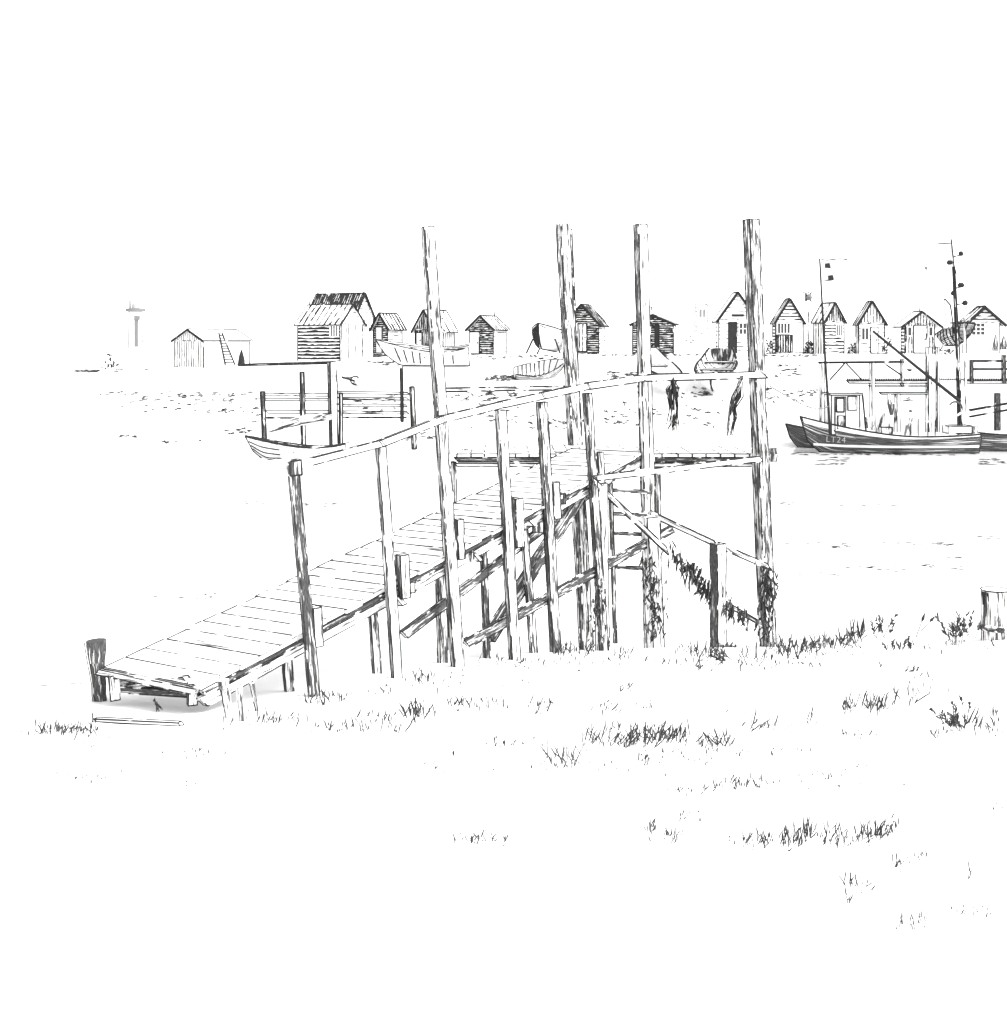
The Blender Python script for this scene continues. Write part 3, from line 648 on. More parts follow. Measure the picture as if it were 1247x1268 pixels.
# number on the bow
cu = bpy.data.curves.new('number', 'FONT'); cu.body = 'LT24'; cu.size = .46; cu.extrude = .01; cu.space_character = 1.12; cu.offset = -.004
tmp = bpy.data.objects.new('tmp', cu); C.objects.link(tmp); bpy.context.view_layer.update()
me = bpy.data.meshes.new_from_object(tmp.evaluated_get(bpy.context.evaluated_depsgraph_get())); bpy.data.objects.remove(tmp)
LB = (1206 - 1000) / F * YB
def side_y(xl, zl):
    s_ = min(.99, max(0, xl / (LB - .35)))
    for _ in range(3):
        q = .5
        lo, hi = 0., 1.
        for _ in range(20):
            q = (lo + hi) / 2
            if bf(s_, q).z < zl: lo = q
            else: hi = q
        s_ = min(.995, max(0, s_ - (bf(s_, q).x - xl) / (LB - .35)))
    return bf(s_, q).y
def band(name, z0f, z1f, s0, s1, n=46, key='white', out=.025):
    mb = MB()
    def qz(s_, z):
        lo, hi = 0., 1.
        for _ in range(22):
            q = (lo + hi) / 2
            if bf(s_, q).z < z: lo = q
            else: hi = q
        return bf(s_, q)
    for sd in (1, -1):
        rows = []
        for s_ in frange(s0, s1, n):
            a, b_ = qz(s_, z0f(s_)), qz(s_, z1f(s_)); rows.append([Vector((p.x, (p.y + o) * sd, p.z)) for p in (a, b_) for o in (0, out)])
        for r0, r1 in zip(rows, rows[1:]):
            for i, j in ((0, 1), (1, 3), (3, 2)): mb.face([r0[i], r1[i], r1[j], r0[j]], key)
    return mb.build(name, boat, world=False)
sheer = lambda s_: bf(s_, 1).z
band('rubbing_strake', lambda s_: .63 + .06 * max(0, s_ - .8) * 5 , lambda s_: .755 + .06 * max(0, s_ - .8) * 5, .01, .975)
band('gunwale_band', lambda s_: sheer(s_) - .1 - .24 * max(0, (s_ - .3) / .7), lambda s_: sheer(s_) - .055, .01, .99)
band('waterline_band', lambda s_: .40, lambda s_: .425, .01, .95, key='grey')
MB().box(((1206 - 1208) / F * YB, 0, .75), (.2, .16, 1.9), 'white', lw=.03, lkey='ink_far').build('rudder_post', boat, world=False)
xs0 = (1206 - 1020) / F * YB; zs0 = (560 - 546.5) / F * YB + .3
for v in me.vertices:
    x, y, z = v.co; xl, zl = xs0 - x * .95, zs0 + y - .02 * x
    v.co = (xl, side_y(xl, zl) + .03 + z, zl)
plain('worn_paint', .34); me.materials.append(MATS['worn_paint'])
tn = bpy.data.objects.new('registration_number', me); C.objects.link(tn); tn.parent = boat; ROOT[tn.name] = ROOT[boat.name]
# wheelhouse
wh = MB(); Yw = YB - .55; k = YB / F
c0, c1 = at(1029, 489, Yw), at(1064, 538, Yw)
wh.box(((c0.x + c1.x) / 2, YB, (c0.z + c1.z) / 2), (c1.x - c0.x, 1.3, c0.z - c1.z), 'white', lw=.028, lkey='ink_far'); w_o = wh.build('wheelhouse', boat)
MB().box(((c0.x + c1.x) / 2, YB, c0.z + .05), (c1.x - c0.x + .25, 1.6, .09), 'white', lw=.022, lkey='ink_far').build('wheelhouse_roof', w_o)
yf = YB - .66
def pbox(xa, ya, xb, yb, key, Yf, d=.06, lw=.022):
    a, b_ = at(xa, ya, Yf), at(xb, yb, Yf)
    return MB().box(((a.x + b_.x) / 2, Yf, (a.z + b_.z) / 2), (abs(b_.x - a.x), d, abs(a.z - b_.z)), key, lw=lw, lkey='ink_far')
dr = pbox(1034, 492, 1047, 534, 'white', yf - .02).build('wheelhouse_door', w_o)
pbox(1037, 515, 1046, 531, 'far_dark', yf - .07).build('lower_panel', w_o)
pbox(1036, 493, 1045, 510, 'white', yf - .07, lw=.035).build('door_window', w_o)
pbox(1050, 491, 1061, 508, 'far_wood', yf - .03).build('wheelhouse_window', w_o)
# masts, boom, rig
def spar(name, par, pts, r0, r1, key='ink', n=8):
    rr = [r0 + (r1 - r0) * i / (len(pts) - 1) for i in range(len(pts))]
    return MB().tube(pts, rr, key, n).build(name, par)
m1 = spar('fore_mast', boat, [at(1028, 538, YB - .9), at(1021, 430, YB - .9), at(1015, 320, YB - .9)], .075, .05)
fl = MB(); a = at(1017, 321, YB - .9); nxf = 8
for i in range(nxf):
    def P(i, z): return a + Vector((i * 1.42 / nxf, .09 * math.sin(i * 1.1), -.03 * math.sin(i * .8) - z))
    for dy in (0, .02):
        fl.face([P(i, 1.1) + Vector((0, dy, 0)), P(i + 1, 1.1) + Vector((0, dy, 0)), P(i + 1, 0) + Vector((0, dy, 0)), P(i, 0) + Vector((0, dy, 0))], 'white')
    fl.line(P(i, 0), P(i + 1, 0), .024, 'ink_far')
for z in (.0, .3, .6, .85): fl.line(P(nxf, z), P(nxf, z + .2), .018, 'ink_far_faint')
flg = fl.build('flag', m1)
for x0, y0 in ((1025, 329), (1029, 344)):
    pm = MB(); c = at(x0, y0, YB - 1.02); pm.face([c + Vector((-.16, 0, .12)), c + Vector((.1, 0, .16)), c + Vector((.17, 0, -.14)), c + Vector((-.15, 0, -.12))], 'ink'); pm.face([c + Vector((-.16, .01, .12)), c + Vector((-.15, .01, -.12)), c + Vector((.17, .01, -.14)), c + Vector((.1, .01, .16))], 'ink')
    pm.build('flag_mark', flg)
spar('flag_spar', m1, [at(1018, 348, YB - .9), at(1031, 347, YB - .9)], .03, .03)
m2 = spar('main_mast', boat, [at(1189, 540, YB), at(1186, 430, YB), at(1181, 330, YB), at(1178, 296, YB)], .13, .05, 'far_dark')
ml = MB()
for o in (-2.6, .2, 2.6): ml.path([at(1189 + o, 540, YB - .12), at(1186 + o * .85, 430, YB - .12), at(1181 + o * .6, 330, YB - .1)], .035 if o < 1 else .022, 'ink_far')
ml.build('mast_seam', m2)
spar('mast_pole', boat, [at(1196, 540, YB + .2), at(1195, 440, YB + .2), at(1194, 376, YB + .2)], .07, .05, 'far_wood')
spar('boom', boat, [at(1189, 497, YB - .3), at(1136, 455, YB - .3), at(1081, 410, YB - .3)], .1, .07)
sp = MB()
for a, b_ in (((1161, 302), (1178, 301)), ((1180, 318), (1189, 316)), ((1182, 357), (1192, 355)), ((1183, 377), (1195, 376)), ((1176, 400), (1196, 399))): sp.line(at(*a, YB), at(*b_, YB), .032, 'ink')
sp.build('yard', m2)
for x0, y0, s_ in ((1190, 314, .16), (1176, 325, .2), (1190, 353, .22), (1195, 375, .18), (1180, 363, .14)):
    MB().tube([at(x0, y0 + 3, YB), at(x0, y0, YB), at(x0, y0 - 3, YB)], [s_ * .6, s_, s_ * .5], 'ink', 8).build('mast_lamp', m2)
rg = MB()
rg.path([at(1180, 322, YB), at(1188, 352, YB), at(1201, 385, YB)], .02, 'ink_far_faint'); rg.path([at(1170, 370, YB), at(1177, 378, YB), at(1180, 400, YB), at(1180, 420, YB)], .035, 'ink_far')
rg.path([at(1169, 369, YB), at(1172, 400, YB)], .02, 'ink_far'); rg.path([at(1178, 300, YB), at(1186, 420, YB - .2), at(1192, 530, YB - .2)], .015, 'ink_far_faint')
rg.path([at(1179, 310, YB), at(1090, 417, YB - .2)], .006, 'ink_far_faint')
rg.build('rigging', m2)
MB().tube([at(1183 + 8.5 * math.cos(t_), 506 + 8.5 * math.sin(t_), YB - .5) for t_ in frange(0, 6.2832, 20)], .055, 'far_wood', 8).build('hauling_ring', boat)
bw = MB()
bw.path([at(1068, 488, YB - .6), at(1071, 520, YB - .6), at(1073, 540, YB - .6)], .04, 'ink_far'); bw.tube([at(1074, 516, YB - .7), at(1075, 522, YB - .7), at(1075, 530, YB - .7)], [.1, .14, .08], 'far_wood')
bw.build('fender_rope', boat)
hp = heap(1082, 1108, 511, 539, YB, 'dark crumpled tarpaulin heap on the fishing boat deck between wheelhouse and crewman', 'far_wood', 'tarpaulin_heap')
hp['category'] = 'tarpaulin'
pbox(1171, 527, 1200, 536, 'white', YB - .3, .9, .03).build('hatch_coaming', boat)
pbox(1090, 529, 1104, 538, 'far_wood', YB - .75, .4).build('fish_box', boat)
for x, y0 in ((1128, 522), (1137, 518), (1149, 524), (1158, 520)): MB().tube([at(x, 540, YB - .9), at(x, y0, YB - .9)], .028, 'ink_far', 6).build('stanchion', boat)
MB().tube([at(1127, 523, YB - .9), at(1158, 521, YB - .9)], .02, 'ink_far_faint', 6).build('guard_rail', boat)
nb = MB(); nb.tube([at(1101, 488, YB - .4), at(1103, 500, YB - .4), at(1104, 514, YB - .4)], [.12, .2, .1], 'far_dark', 8); nb.build('hanging_net', boat)
nb = MB(); nb.tube([at(1116, 496, YB - .1), at(1126, 494, YB - .1), at(1134, 497, YB - .1)], [.06, .12, .05], 'far_wood', 8); nb.build('hung_oilskin', boat)
# crewman
def person(label, foot, hgt, heading=0):
    J = [((0, 0, .92), .11), ((0, -.03, 1.12), .12), ((.0, -.09, 1.36), .14), ((0, -.13, 1.5), .055), ((0, -.17, 1.6), .075), ((0, -.18, 1.68), .095), ((0, -.17, 1.77), .06),
         ((.1, 0, .88), .085), ((.13, -.08, .48), .065), ((.13, .02, .09), .05), ((.13, -.14, .04), .045),
         ((-.1, 0, .88), .085), ((-.16, .06, .48), .065), ((-.17, .16, .09), .05), ((-.17, .02, .04), .045),
         ((.19, -.09, 1.36), .065), ((.27, -.2, 1.12), .05), ((.18, -.4, 1.02), .038), ((.15, -.48, 1.0), .03),
         ((-.19, -.09, 1.36), .065), ((-.26, -.2, 1.12), .05), ((-.14, -.4, 1.02), .038), ((-.12, -.48, 1.0), .03)]
    E = [(0, 1), (1, 2), (2, 3), (3, 4), (4, 5), (5, 6), (0, 7), (7, 8), (8, 9), (9, 10), (0, 11), (11, 12), (12, 13), (13, 14), (2, 15), (15, 16), (16, 17), (17, 18), (2, 19), (19, 20), (20, 21), (21, 22)]
    s_ = hgt / 1.8; me = bpy.data.meshes.new('b'); me.from_pydata([tuple(Vector(j[0]) * s_) for j in J], E, [])
    o = bpy.data.objects.new('b', me); C.objects.link(o); md = o.modifiers.new('s', 'SKIN'); o.modifiers.new('d', 'SUBSURF').levels = 1
    for i, j in enumerate(J): me.skin_vertices[0].data[i].radius = (j[1] * s_, j[1] * s_)
    me.skin_vertices[0].data[0].use_root = True
    bpy.context.view_layer.update(); m2_ = bpy.data.meshes.new_from_object(o.evaluated_get(bpy.context.evaluated_depsgraph_get())); bpy.data.objects.remove(o)
    for k_ in ('white', 'far_wood', 'grey'): m2_.materials.append(MATS[k_])
    for pl in m2_.polygons:
        z = pl.center.z / s_; pl.material_index = 2 if z < .95 else 1
        if z < .12: pl.material_index = 2
    ob = bpy.data.objects.new('person', m2_); C.objects.link(ob); ob.location = foot; ob.rotation_euler = (0, 0, heading); ROOT[ob.name] = Matrix.Translation(foot) @ Matrix.Rotation(heading, 4, 'Z')
    tag(ob, label, 'person')
    hr_ = MB(); q = []
    for i in range(9):
        for j in range(5):
            pass
    c = Vector((0, -.16, 1.7)) * s_; r_ = .115 * s_
    lathe(hr_, c, [(.0, r_), (.05 * s_, r_ * .95), (.1 * s_, r_ * .6), (.12 * s_, .005)], 'ink', 10)
    h_ = hr_.build('hair', ob, world=False)
    jk = MB()
    for sd in (-1, 1): jk.path([Vector((sd * .12, -.2, 1.38)) * s_, Vector((sd * .11, -.16, 1.1)) * s_, Vector((sd * .1, -.13, .93)) * s_], .022, 'ink_far')
    jk.build('braces', ob, world=False)
    return ob
dz = bf(.4, .8).z - .3
person('crewman in pale top and dark trousers bending over the fishing boat deck', Vector((at(1123, 535, YB).x, YB - .2, dz)), 1.72, R(35))

# mooring rope from fourth tall post to the fishing boat
pts = []
a, b_ = at(953, 478, 20.3), at(1026, 503, YB - .9)
for i in range(13):
    f_ = i / 12; p = a.lerp(b_, f_); p.z -= .25 * math.sin(f_ * math.pi); pts.append(p)
rp = MB(); 
for i, (p, q) in enumerate(zip(pts, pts[1:])): rp.line(p, q, .5 * px((p.y + q.y) / 2) * 1.1, 'ink_near')
single(rp, 'mooring_rope', 'slack mooring rope from the right-hand tall jetty post to the flag mast', 'rope', a)

# ---------------------------------------------------------------- quays on the far bank
def world_beam(xa, ya, Ya, xb, yb, Yb, h_, key='far_pale', w=.15, lw=.03): return MB().beam(at(xa, ya, Ya), at(xb, yb, Yb), w, h_, key, lw=lw, lkey='ink_far')
YQ = 71
qy = thing('timber_quay', 'timber quay with railings and pile legs behind the fishing boats', 'quay', Vector((at(1080, 540, YQ).x, YQ, 0)))
world_beam(1050, 473, YQ, 1152, 473, YQ, .2).build('deck_edge', qy)
dkq = MB(); a, b_ = at(1050, 470, YQ), at(1270, 470, YQ); dkq.box(((a.x + b_.x) / 2, YQ + 1.6, a.z - .06), (b_.x - a.x, 3.0, .12), 'far_pale'); 
for i in range(0, 100): x = a.x + (b_.x - a.x) * i / 100; dkq.box((x, YQ + .08, a.z + .02), (.05, .1, .1), 'ink')
dkq.build('quay_deck', qy)
world_beam(1090, 487, YQ, 1150, 487, YQ, .15).build('wale', qy); world_beam(1076, 478, YQ, 1150, 478, YQ, .1, lw=.02).build('wale', qy)
world_beam(1014, 449, YQ, 1118, 448, YQ, .09, 'far_dark').build('top_rail', qy)
for x, y0, y1, w in ((1018, 449, 530, 4), (1080, 449, 540, 5), (1117, 445, 472, 3), (1150, 430, 540, 5), (1161, 430, 530, 3), (1111, 488, 540, 5)):
    MB().beam(at(x, y1 + 6, YQ), at(x, y0, YQ), w * px(YQ), w * px(YQ), 'far_pale', lw=.02, yaw=R(30), lkey='ink_far', keys=('far_pale', 'far_pale', 'far_pale', 'far_wood')).build('pile', qy)  # darker left face is painted shade
for a, b_ in (((1048, 450), (1068, 471)), ((1095, 450), (1117, 465)), ((1046, 450), (1028, 470))): world_beam(*a, YQ, *b_, YQ, .06, 'far_dark', .08, .025).build('strut', qy)
world_beam(1202, 447, YQ, 1262, 447, YQ, .1).build('top_rail', qy); world_beam(1202, 457, YQ, 1262, 457, YQ, .08).build('top_rail', qy)
world_beam(1196, 473, YQ, 1262, 473, YQ, .2).build('deck_edge', qy)
for x, y0, y1, w in ((1203, 446, 472, 3), (1243, 440, 472, 4), (1235, 487, 530, 6)): MB().beam(at(x, y1 + 3, YQ), at(x, y0, YQ), w * px(YQ), .2, 'far_dark', lw=.02, lkey='ink_far').build('pile', qy)
world_beam(1201, 508, YQ - 2, 1262, 497, YQ - 2, .08).build('gangway_rail', qy); world_beam(1201, 516, YQ - 2, 1262, 505, YQ - 2, .06).build('gangway_rail', qy)
# lamp pole on the quay with a whip aerial
sp_o = single(MB().tube([at(1147, 445, YQ + 1), at(1147, 400, YQ + 1), at(1147, 330, YQ + 1)], [.05, .03, .02], 'ink_far_faint', 6).tube([at(1147, 334, YQ + 1), at(1147, 330, YQ + 1)], .09, 'grey', 6), 'flag_pole', 'thin pale pole rising beside the wide-eaved hut', 'pole', at(1147, 445, YQ + 1))
for x0, x1, y0, y1, l in ((1230, 1238, 414, 430, 'small dark hooded bollard on the quay, nearer the picture edge of the pair is its twin'),):
    pass
g_ = 'dark sacks standing on the right quay'
heap(1229, 1237, 414, 431, 80, 'dark pointed sack below the many-paned hut, next to its rounder twin', 'far_dark', 'sack')['category'] = 'sack'
heap(1238, 1248, 416, 431, 80.5, 'round-shouldered dark sack touching the picture edge', 'far_dark', 'sack')['category'] = 'sack'

YL = 67
ls = thing('landing_stage', 'low timber landing stage with bare posts above the white rowing boat', 'landing stage', Vector((at(400, 555, YL).x, YL, 0)))
MB().beam(at(296, 452, YL + 6), at(412, 449, YL), .2, .14, 'far_dark', lw=.03, lkey='ink_far', segs=6, jit=.1).build('top_beam', ls)
for x, y0, x1, y1, w, k in ((325, 485, 328, 560, 4, 'far_dark'), (374, 461, 376, 565, 4, 'far_wood'), (411, 448, 414, 570, 8, 'far_pale'), (497, 453, 498, 522, 2, 'far_dark'), (510, 479, 513, 556, 4, 'far_wood'), (422, 487, 422, 550, 3, 'far_pale')):
    MB().beam(at(x1, y1, YL), at(x, y0, YL), w * px(YL), w * px(YL), yaw=R(30), keys=(k, k, 'far_dark', 'far_dark'), lw=.035, lkey='ink_far', segs=4, jit=.08).build('post', ls)  # left and back faces darkened to paint their shade
for xa, xb, y, h_, k in ((325, 411, 489, .22, 'far_pale'), (328, 410, 495, .2, 'far_pale'), (330, 410, 510, .25, 'white'), (330, 410, 518, .1, 'far_wood'), (418, 506, 487, .18, 'far_pale'), (420, 505, 494, .2, 'far_wood'), (420, 503, 502, .2, 'far_pale'), (420, 505, 511, .22, 'far_wood'), (420, 503, 517, .08, 'far_dark')):
    world_beam(xa, y + random.uniform(-1, 1), YL + .1, xb, y, YL + .1, h_, k, .06, .022).build('board', ls)
# mud bank edge behind the rowing boat
wk = MB(); pts = [at(x, y, 66) for x, y in ((333, 534), (350, 527), (372, 521), (400, 517), (412, 516))]
wk.tube([Vector((p.x, p.y, p.z)) for p in pts], [.1, .2, .26, .24, .12], 'far_wood', 8)
wk.build('rubbing_log', ls)
wn = thing('hand_winch', 'small hand winch with loop handle on the foreshore beside the landing stage', 'winch', at(442, 478, 83))
MB().tube([at(436 + 6 * math.cos(t_) + 4, 471 + 5 * math.sin(t_), 83) for t_ in frange(0, 6.2832, 14)], .06, 'ink_far', 6).build('wheel', wn)
MB().tube([at(441, 474, 83), at(446, 471, 83), at(452, 477, 83)], [.2, .38, .08], 'far_pale', 8).build('drum', wn)
MB().path([at(423, 467, 83), at(440, 472, 83), at(453, 478, 83)], .06, 'ink_far').build('handle', wn)

# ---------------------------------------------------------------- rope bundles hanging on the jetty rail
def hanging(label, pts, w, n, Y):
    mb = MB()
    for i in range(n):
        o = random.uniform(-1, 1)
        q = [at(x + o * w * s_ + random.gauss(0, 1.3), y + random.uniform(-3, 3), Y + random.uniform(-.06, .06)) for x, y, s_ in pts]
        mb.tube(q, [.006, .012, .012] + [.007] * (len(q) - 3), random.choice(('ink_near', 'ink', 'wood_dark')), 6)
    return single(mb, 'hanging_rope', label, 'rope', at(*pts[-1][:2], Y), 'ropes hanging from the jetty handrail')
hanging('thick rope bundle hanging below the handrail just right of the third tall post', [(833, 470, .2), (832, 482, 1), (834, 505, 1), (833, 524, 1.3), (831, 532, 1.9)], 6, 22, 19.8)
hanging('knotted rope tail hanging below the handrail beside the fourth tall post', [(918, 468, .1), (913, 490, .9), (907, 505, .6), (908, 518, .9), (903, 538, .6)], 7, 20, 19.8)

# ---------------------------------------------------------------- plants and weed
grass = MB()
def tuft(mb, x, y, w, h, n, lean=0., key='leaf', spread=.5, bw=1.3, yj=2.5):
    for i in range(n):
        bx = x + (random.uniform(-w, w) * .62 if i % 3 else random.gauss(0, w * .25)); by = y + random.gauss(0, yj * .9)
        p = hit(bx, by); k = px(p.y); l = h * random.choice((.35, .5, .7, 1.0, 1.15)) * random.uniform(.85, 1.1) * k
        an = lean + random.gauss(0, spread)
        tip = p + Vector((math.sin(an) * l, random.uniform(-.2, .2) * l, math.cos(an) * l))
        mb.blade(p - Vector((0, 0, .01)), tip, bw * random.uniform(.6, 1.5) * k, random.choice((key, key, 'leaf_grey')))
T = [(85, 906, 60, 16, 60), (45, 908, 40, 6, 10), (230, 934, 80, 6, 18), (110, 962, 90, 5, 16), (250, 970, 60, 4, 8), (120, 922, 30, 4, 6), (330, 893, 90, 14, 26),
     (399, 868, 40, 14, 26), (425, 862, 16, 6, 6), (524, 842, 20, 18, 16), (519, 886, 34, 22, 26), (480, 892, 60, 12, 22), (585, 874, 70, 15, 26), (440, 902, 100, 14, 34), (664, 878, 26, 15, 12), (684, 874, 16, 9, 4),
     (747, 878, 30, 12, 10), (775, 854, 20, 10, 6), (795, 872, 20, 10, 6), (612, 919, 40, 8, 9), (648, 920, 60, 5, 6), (698, 944, 40, 26, 22), (752, 920, 50, 24, 26), (785, 920, 46, 26, 30), (826, 916, 52, 24, 38), (885, 922, 40, 22, 24),
     (798, 944, 24, 16, 10), (943, 900, 44, 20, 18), (870, 942, 80, 8, 14), (940, 936, 50, 6, 8), (529, 951, 50, 8, 9), (859, 979, 62, 8, 18), (915, 973, 46, 14, 24), (596, 1042, 54, 14, 24), (808, 1030, 14, 18, 10), (832, 1038, 20, 16, 10), (854, 1013, 24, 8, 6),
     (910, 1044, 40, 6, 10), (947, 1042, 50, 18, 20), (953, 974, 30, 9, 8), (1015, 962, 50, 9, 9), (1058, 952, 30, 8, 5), (1034, 1036, 110, 24, 60), (981, 1044, 26, 12, 24), (1050, 1042, 50, 9, 30), (1083, 1034, 18, 20, 12), (1108, 1024, 26, 10, 9),
     (1108, 1072, 18, 14, 10), (1133, 1062, 26, 10, 9), (1061, 1096, 26, 18, 13), (1049, 1118, 12, 14, 5), (1130, 1146, 34, 18, 13), (1201, 1088, 4, 16, 3), (1204, 1130, 40, 10, 12), (1217, 1016, 50, 5, 9), (1215, 1026, 40, 3, 6),
     (985, 806, 40, 20, 20), (1020, 800, 40, 22, 30), (1053, 796, 24, 22, 18), (1066, 786, 24, 24, 14), (1091, 828, 6, 10, 3), (1051, 876, 14, 18, 16), (1081, 876, 24, 24, 26), (1116, 868, 26, 24, 6), (1150, 860, 40, 18, 6),
     (1157, 910, 8, 14, 6), (1168, 906, 6, 8, 3), (1068, 912, 30, 10, 8), (1003, 890, 10, 14, 5), (1048, 908, 12, 10, 4), (1225, 906, 30, 16, 9), (1235, 888, 12, 14, 8), (1210, 896, 24, 26, 9),
     (560, 836, 40, 4, 8), (620, 820, 50, 10, 10), (655, 824, 40, 8, 8), (700, 810, 24, 20, 16), (725, 808, 20, 14, 9), (770, 812, 24, 12, 9), (840, 806, 20, 12, 7), (870, 812, 30, 20, 22), (865, 826, 12, 14, 9), (935, 818, 40, 22, 14), (965, 810, 30, 18, 12), (1000, 812, 50, 12, 12), (1241, 1000, 20, 5, 5),
     (985, 800, 70, 16, 26), (1010, 806, 120, 8, 26), (950, 822, 120, 9, 20), (560, 848, 160, 7, 16), (700, 822, 160, 7, 22), (820, 822, 120, 8, 18), (1160, 800, 120, 9, 20), (720, 950, 200, 6, 18), (880, 930, 200, 8, 30), (1020, 972, 200, 6, 20), (470, 856, 40, 9, 7), (790, 905, 60, 14, 20), (1140, 838, 40, 10, 5), (900, 882, 20, 6, 3)]
for x, y, w, h, n in T: tuft(grass, x, y, w, h, int(n * 1.5), lean=random.uniform(-.1, .4), bw=1.4, yj=4.2, spread=.42)
tag(grass.build('grass'), kind='stuff')

def plant(name, label, x, y, h, n, w, lean=0., leafy=True, cat='plant', group=None):
    p = hit(x, y); k = px(p.y); root = thing(name, label, cat, p, 0, group); st_, lf = MB(), MB()
    for i in range(n):
        b_ = p + Vector((random.uniform(-w, w) * k / 3, random.uniform(-.1, .1), -.02)); an = lean + random.uniform(-.5, .5); l = h * k * random.uniform(.55, 1.05)
        tip = b_ + Vector((math.sin(an) * l, random.uniform(-.15, .15) * l, math.cos(an) * l))
        st_.tube([b_, b_.lerp(tip, .5) + Vector((random.uniform(-.02, .02), 0, 0)), tip], [.5 * k, .4 * k, .3 * k], 'leaf_grey', 5)
        for j in range(11 if leafy else 2):
            q = b_.lerp(tip, random.uniform(.35 if leafy else .8, 1)); aa = an + random.choice((-1, 1)) * random.uniform(.2, .7); ll = h * k * random.uniform(.1, .24)
            lf.blade(q, q + Vector((math.sin(aa) * ll, random.uniform(-.3, .3) * ll, math.cos(aa) * ll)), random.uniform(1.2, 2.4) * k, random.choice(('leaf', 'leaf', 'leaf_grey')))
    st_.build('stems', root); lf.build('leaves', root); return root
plant('leafy_plant', 'tall dark leafy plant on the bank just left of the thick stump', 1184, 798, 44, 9, 26, -.15)
plant('leafy_plant', 'slim dark leafy plant between the tall leafy plant and the stump', 1203, 790, 34, 3, 10, -.1)
plant('leafy_plant', 'twin-topped leafy plant at the bank edge above a dark creeping one', 1092, 790, 34, 6, 24, .05)
plant('creeping_plant', 'low dark broad-leaved creeping plant, on the bank below the twin-topped plant', 1108, 806, 18, 9, 60, 0)
plant('creeping_plant', 'small sprawling weed below the dark creeping plant', 1126, 832, 12, 4, 26, .6)
plant('leafy_plant', 'large spiky tussock at the right side below the stump', 1187, 906, 38, 12, 20, -.45)
plant('leafy_plant', 'little sprig with forked top above the large spiky tussock', 1200, 880, 18, 2, 4, 0)
plant('leafy_plant', 'tiny sprig growing under the end of the walkway', 199, 880, 18, 4, 10, -.2)
plant('creeping_plant', 'ragged low weed beside the white-faced short pile', 905, 818, 24, 8, 36, -.7)
for (x, y, x2, y2), l in (((1134, 790, 1145, 760), 'bare bulrush leaning right, outer one of two beside the tall leafy plant'), ((1140, 782, 1157, 764), 'bare bulrush leaning further over, nearer the tall leafy plant')):
    p = hit(x, y); k = px(p.y); t_ = at(x2, y2, p.y); r0 = thing('bulrush', l, 'plant', p, 0, 'bulrushes on the bank')
    MB().tube([p, p.lerp(t_, .6), t_], [.6 * k, .5 * k, .4 * k], 'leaf_grey', 5).build('stem', r0)
    MB().tube([p.lerp(t_, .66), p.lerp(t_, .8), t_ + (t_ - p) * .05], [.5 * k, 2.1 * k, .4 * k], 'leaf', 7).build('seed_head', r0)
p = hit(557, 974); k = px(p.y); r0 = thing('seed_stalk', 'single thin stalk with dark seed head standing alone in the foreground', 'plant', p)
MB().tube([p, at(560, 955, p.y), at(561.5, 934, p.y)], [.55 * k, .45 * k, .4 * k], 'leaf_grey', 6).build('stem', r0)
MB().tube([at(561.3, 936, p.y), at(561.5, 932, p.y), at(562, 929, p.y)], [.5 * k, 1.7 * k, .5 * k], 'leaf', 7).build('seed_head', r0)

def weed(label, pts, w, n, Y, l=16):
    """bladder weed hanging on the timber"""
    mb = MB(); tot = len(pts) - 1
    for i in range(int(n * 1.15)):
        f_ = random.random() * tot; j = int(f_); (xa, ya), (xb, yb) = pts[j], pts[j + 1]; f_ -= j
        x, y = xa + (xb - xa) * f_ + random.gauss(0, w * .5), ya + (yb - ya) * f_ + random.gauss(0, 5)
        p = at(x, y, Y - random.uniform(.1, .22)); k = px(Y)
        an = math.pi + random.gauss(.1, .3); ll = l * k * random.uniform(.3, 1)
        mb.blade(p, p + Vector((math.sin(an) * ll, random.uniform(-.05, .05), math.cos(an) * ll)), random.uniform(.9, 3.0) * k, random.choice(('leaf', 'leaf', 'leaf_grey')))
    return single(mb, 'seaweed_clump', label, 'seaweed', at(*pts[-1], Y), 'seaweed hanging on the jetty timbers')
weed('thin seaweed on the pale pile where the walkway meets the platform', [(743, 712), (744, 735), (738, 760), (735, 790)], 9, 60, 18.3, 12)
weed('long seaweed streaming down the third tall post', [(803, 690), (806, 720), (812, 750), (812, 785)], 13, 110, 19.6, 14)
weed('thick dark seaweed draped along the slanting brace', [(828, 678), (848, 700), (866, 712), (880, 735)], 9, 130, 19.6, 20)
weed('dense seaweed around the foot of the fourth tall post', [(950, 700), (952, 730), (946, 750), (951, 785)], 11, 150, 19.9, 17)
weed('drooping seaweed on the lowest rail left of the fourth tall post', [(898, 742), (910, 756), (930, 768)], 5, 60, 19.3, 18)
p = hit(905, 812)
lump = MB(); 
for i in range(70):
    q = at(random.uniform(884, 914), random.uniform(795, 811), 19.2); lump.blade(q, q + Vector((-.05 * random.uniform(.5, 1.5), random.uniform(-.1, .1), -.08)), .035, 'leaf_grey')
single(lump, 'weed_heap', 'dark heap of washed-up weed at the foot of the white-faced pile', 'seaweed', at(900, 812, 19.2))

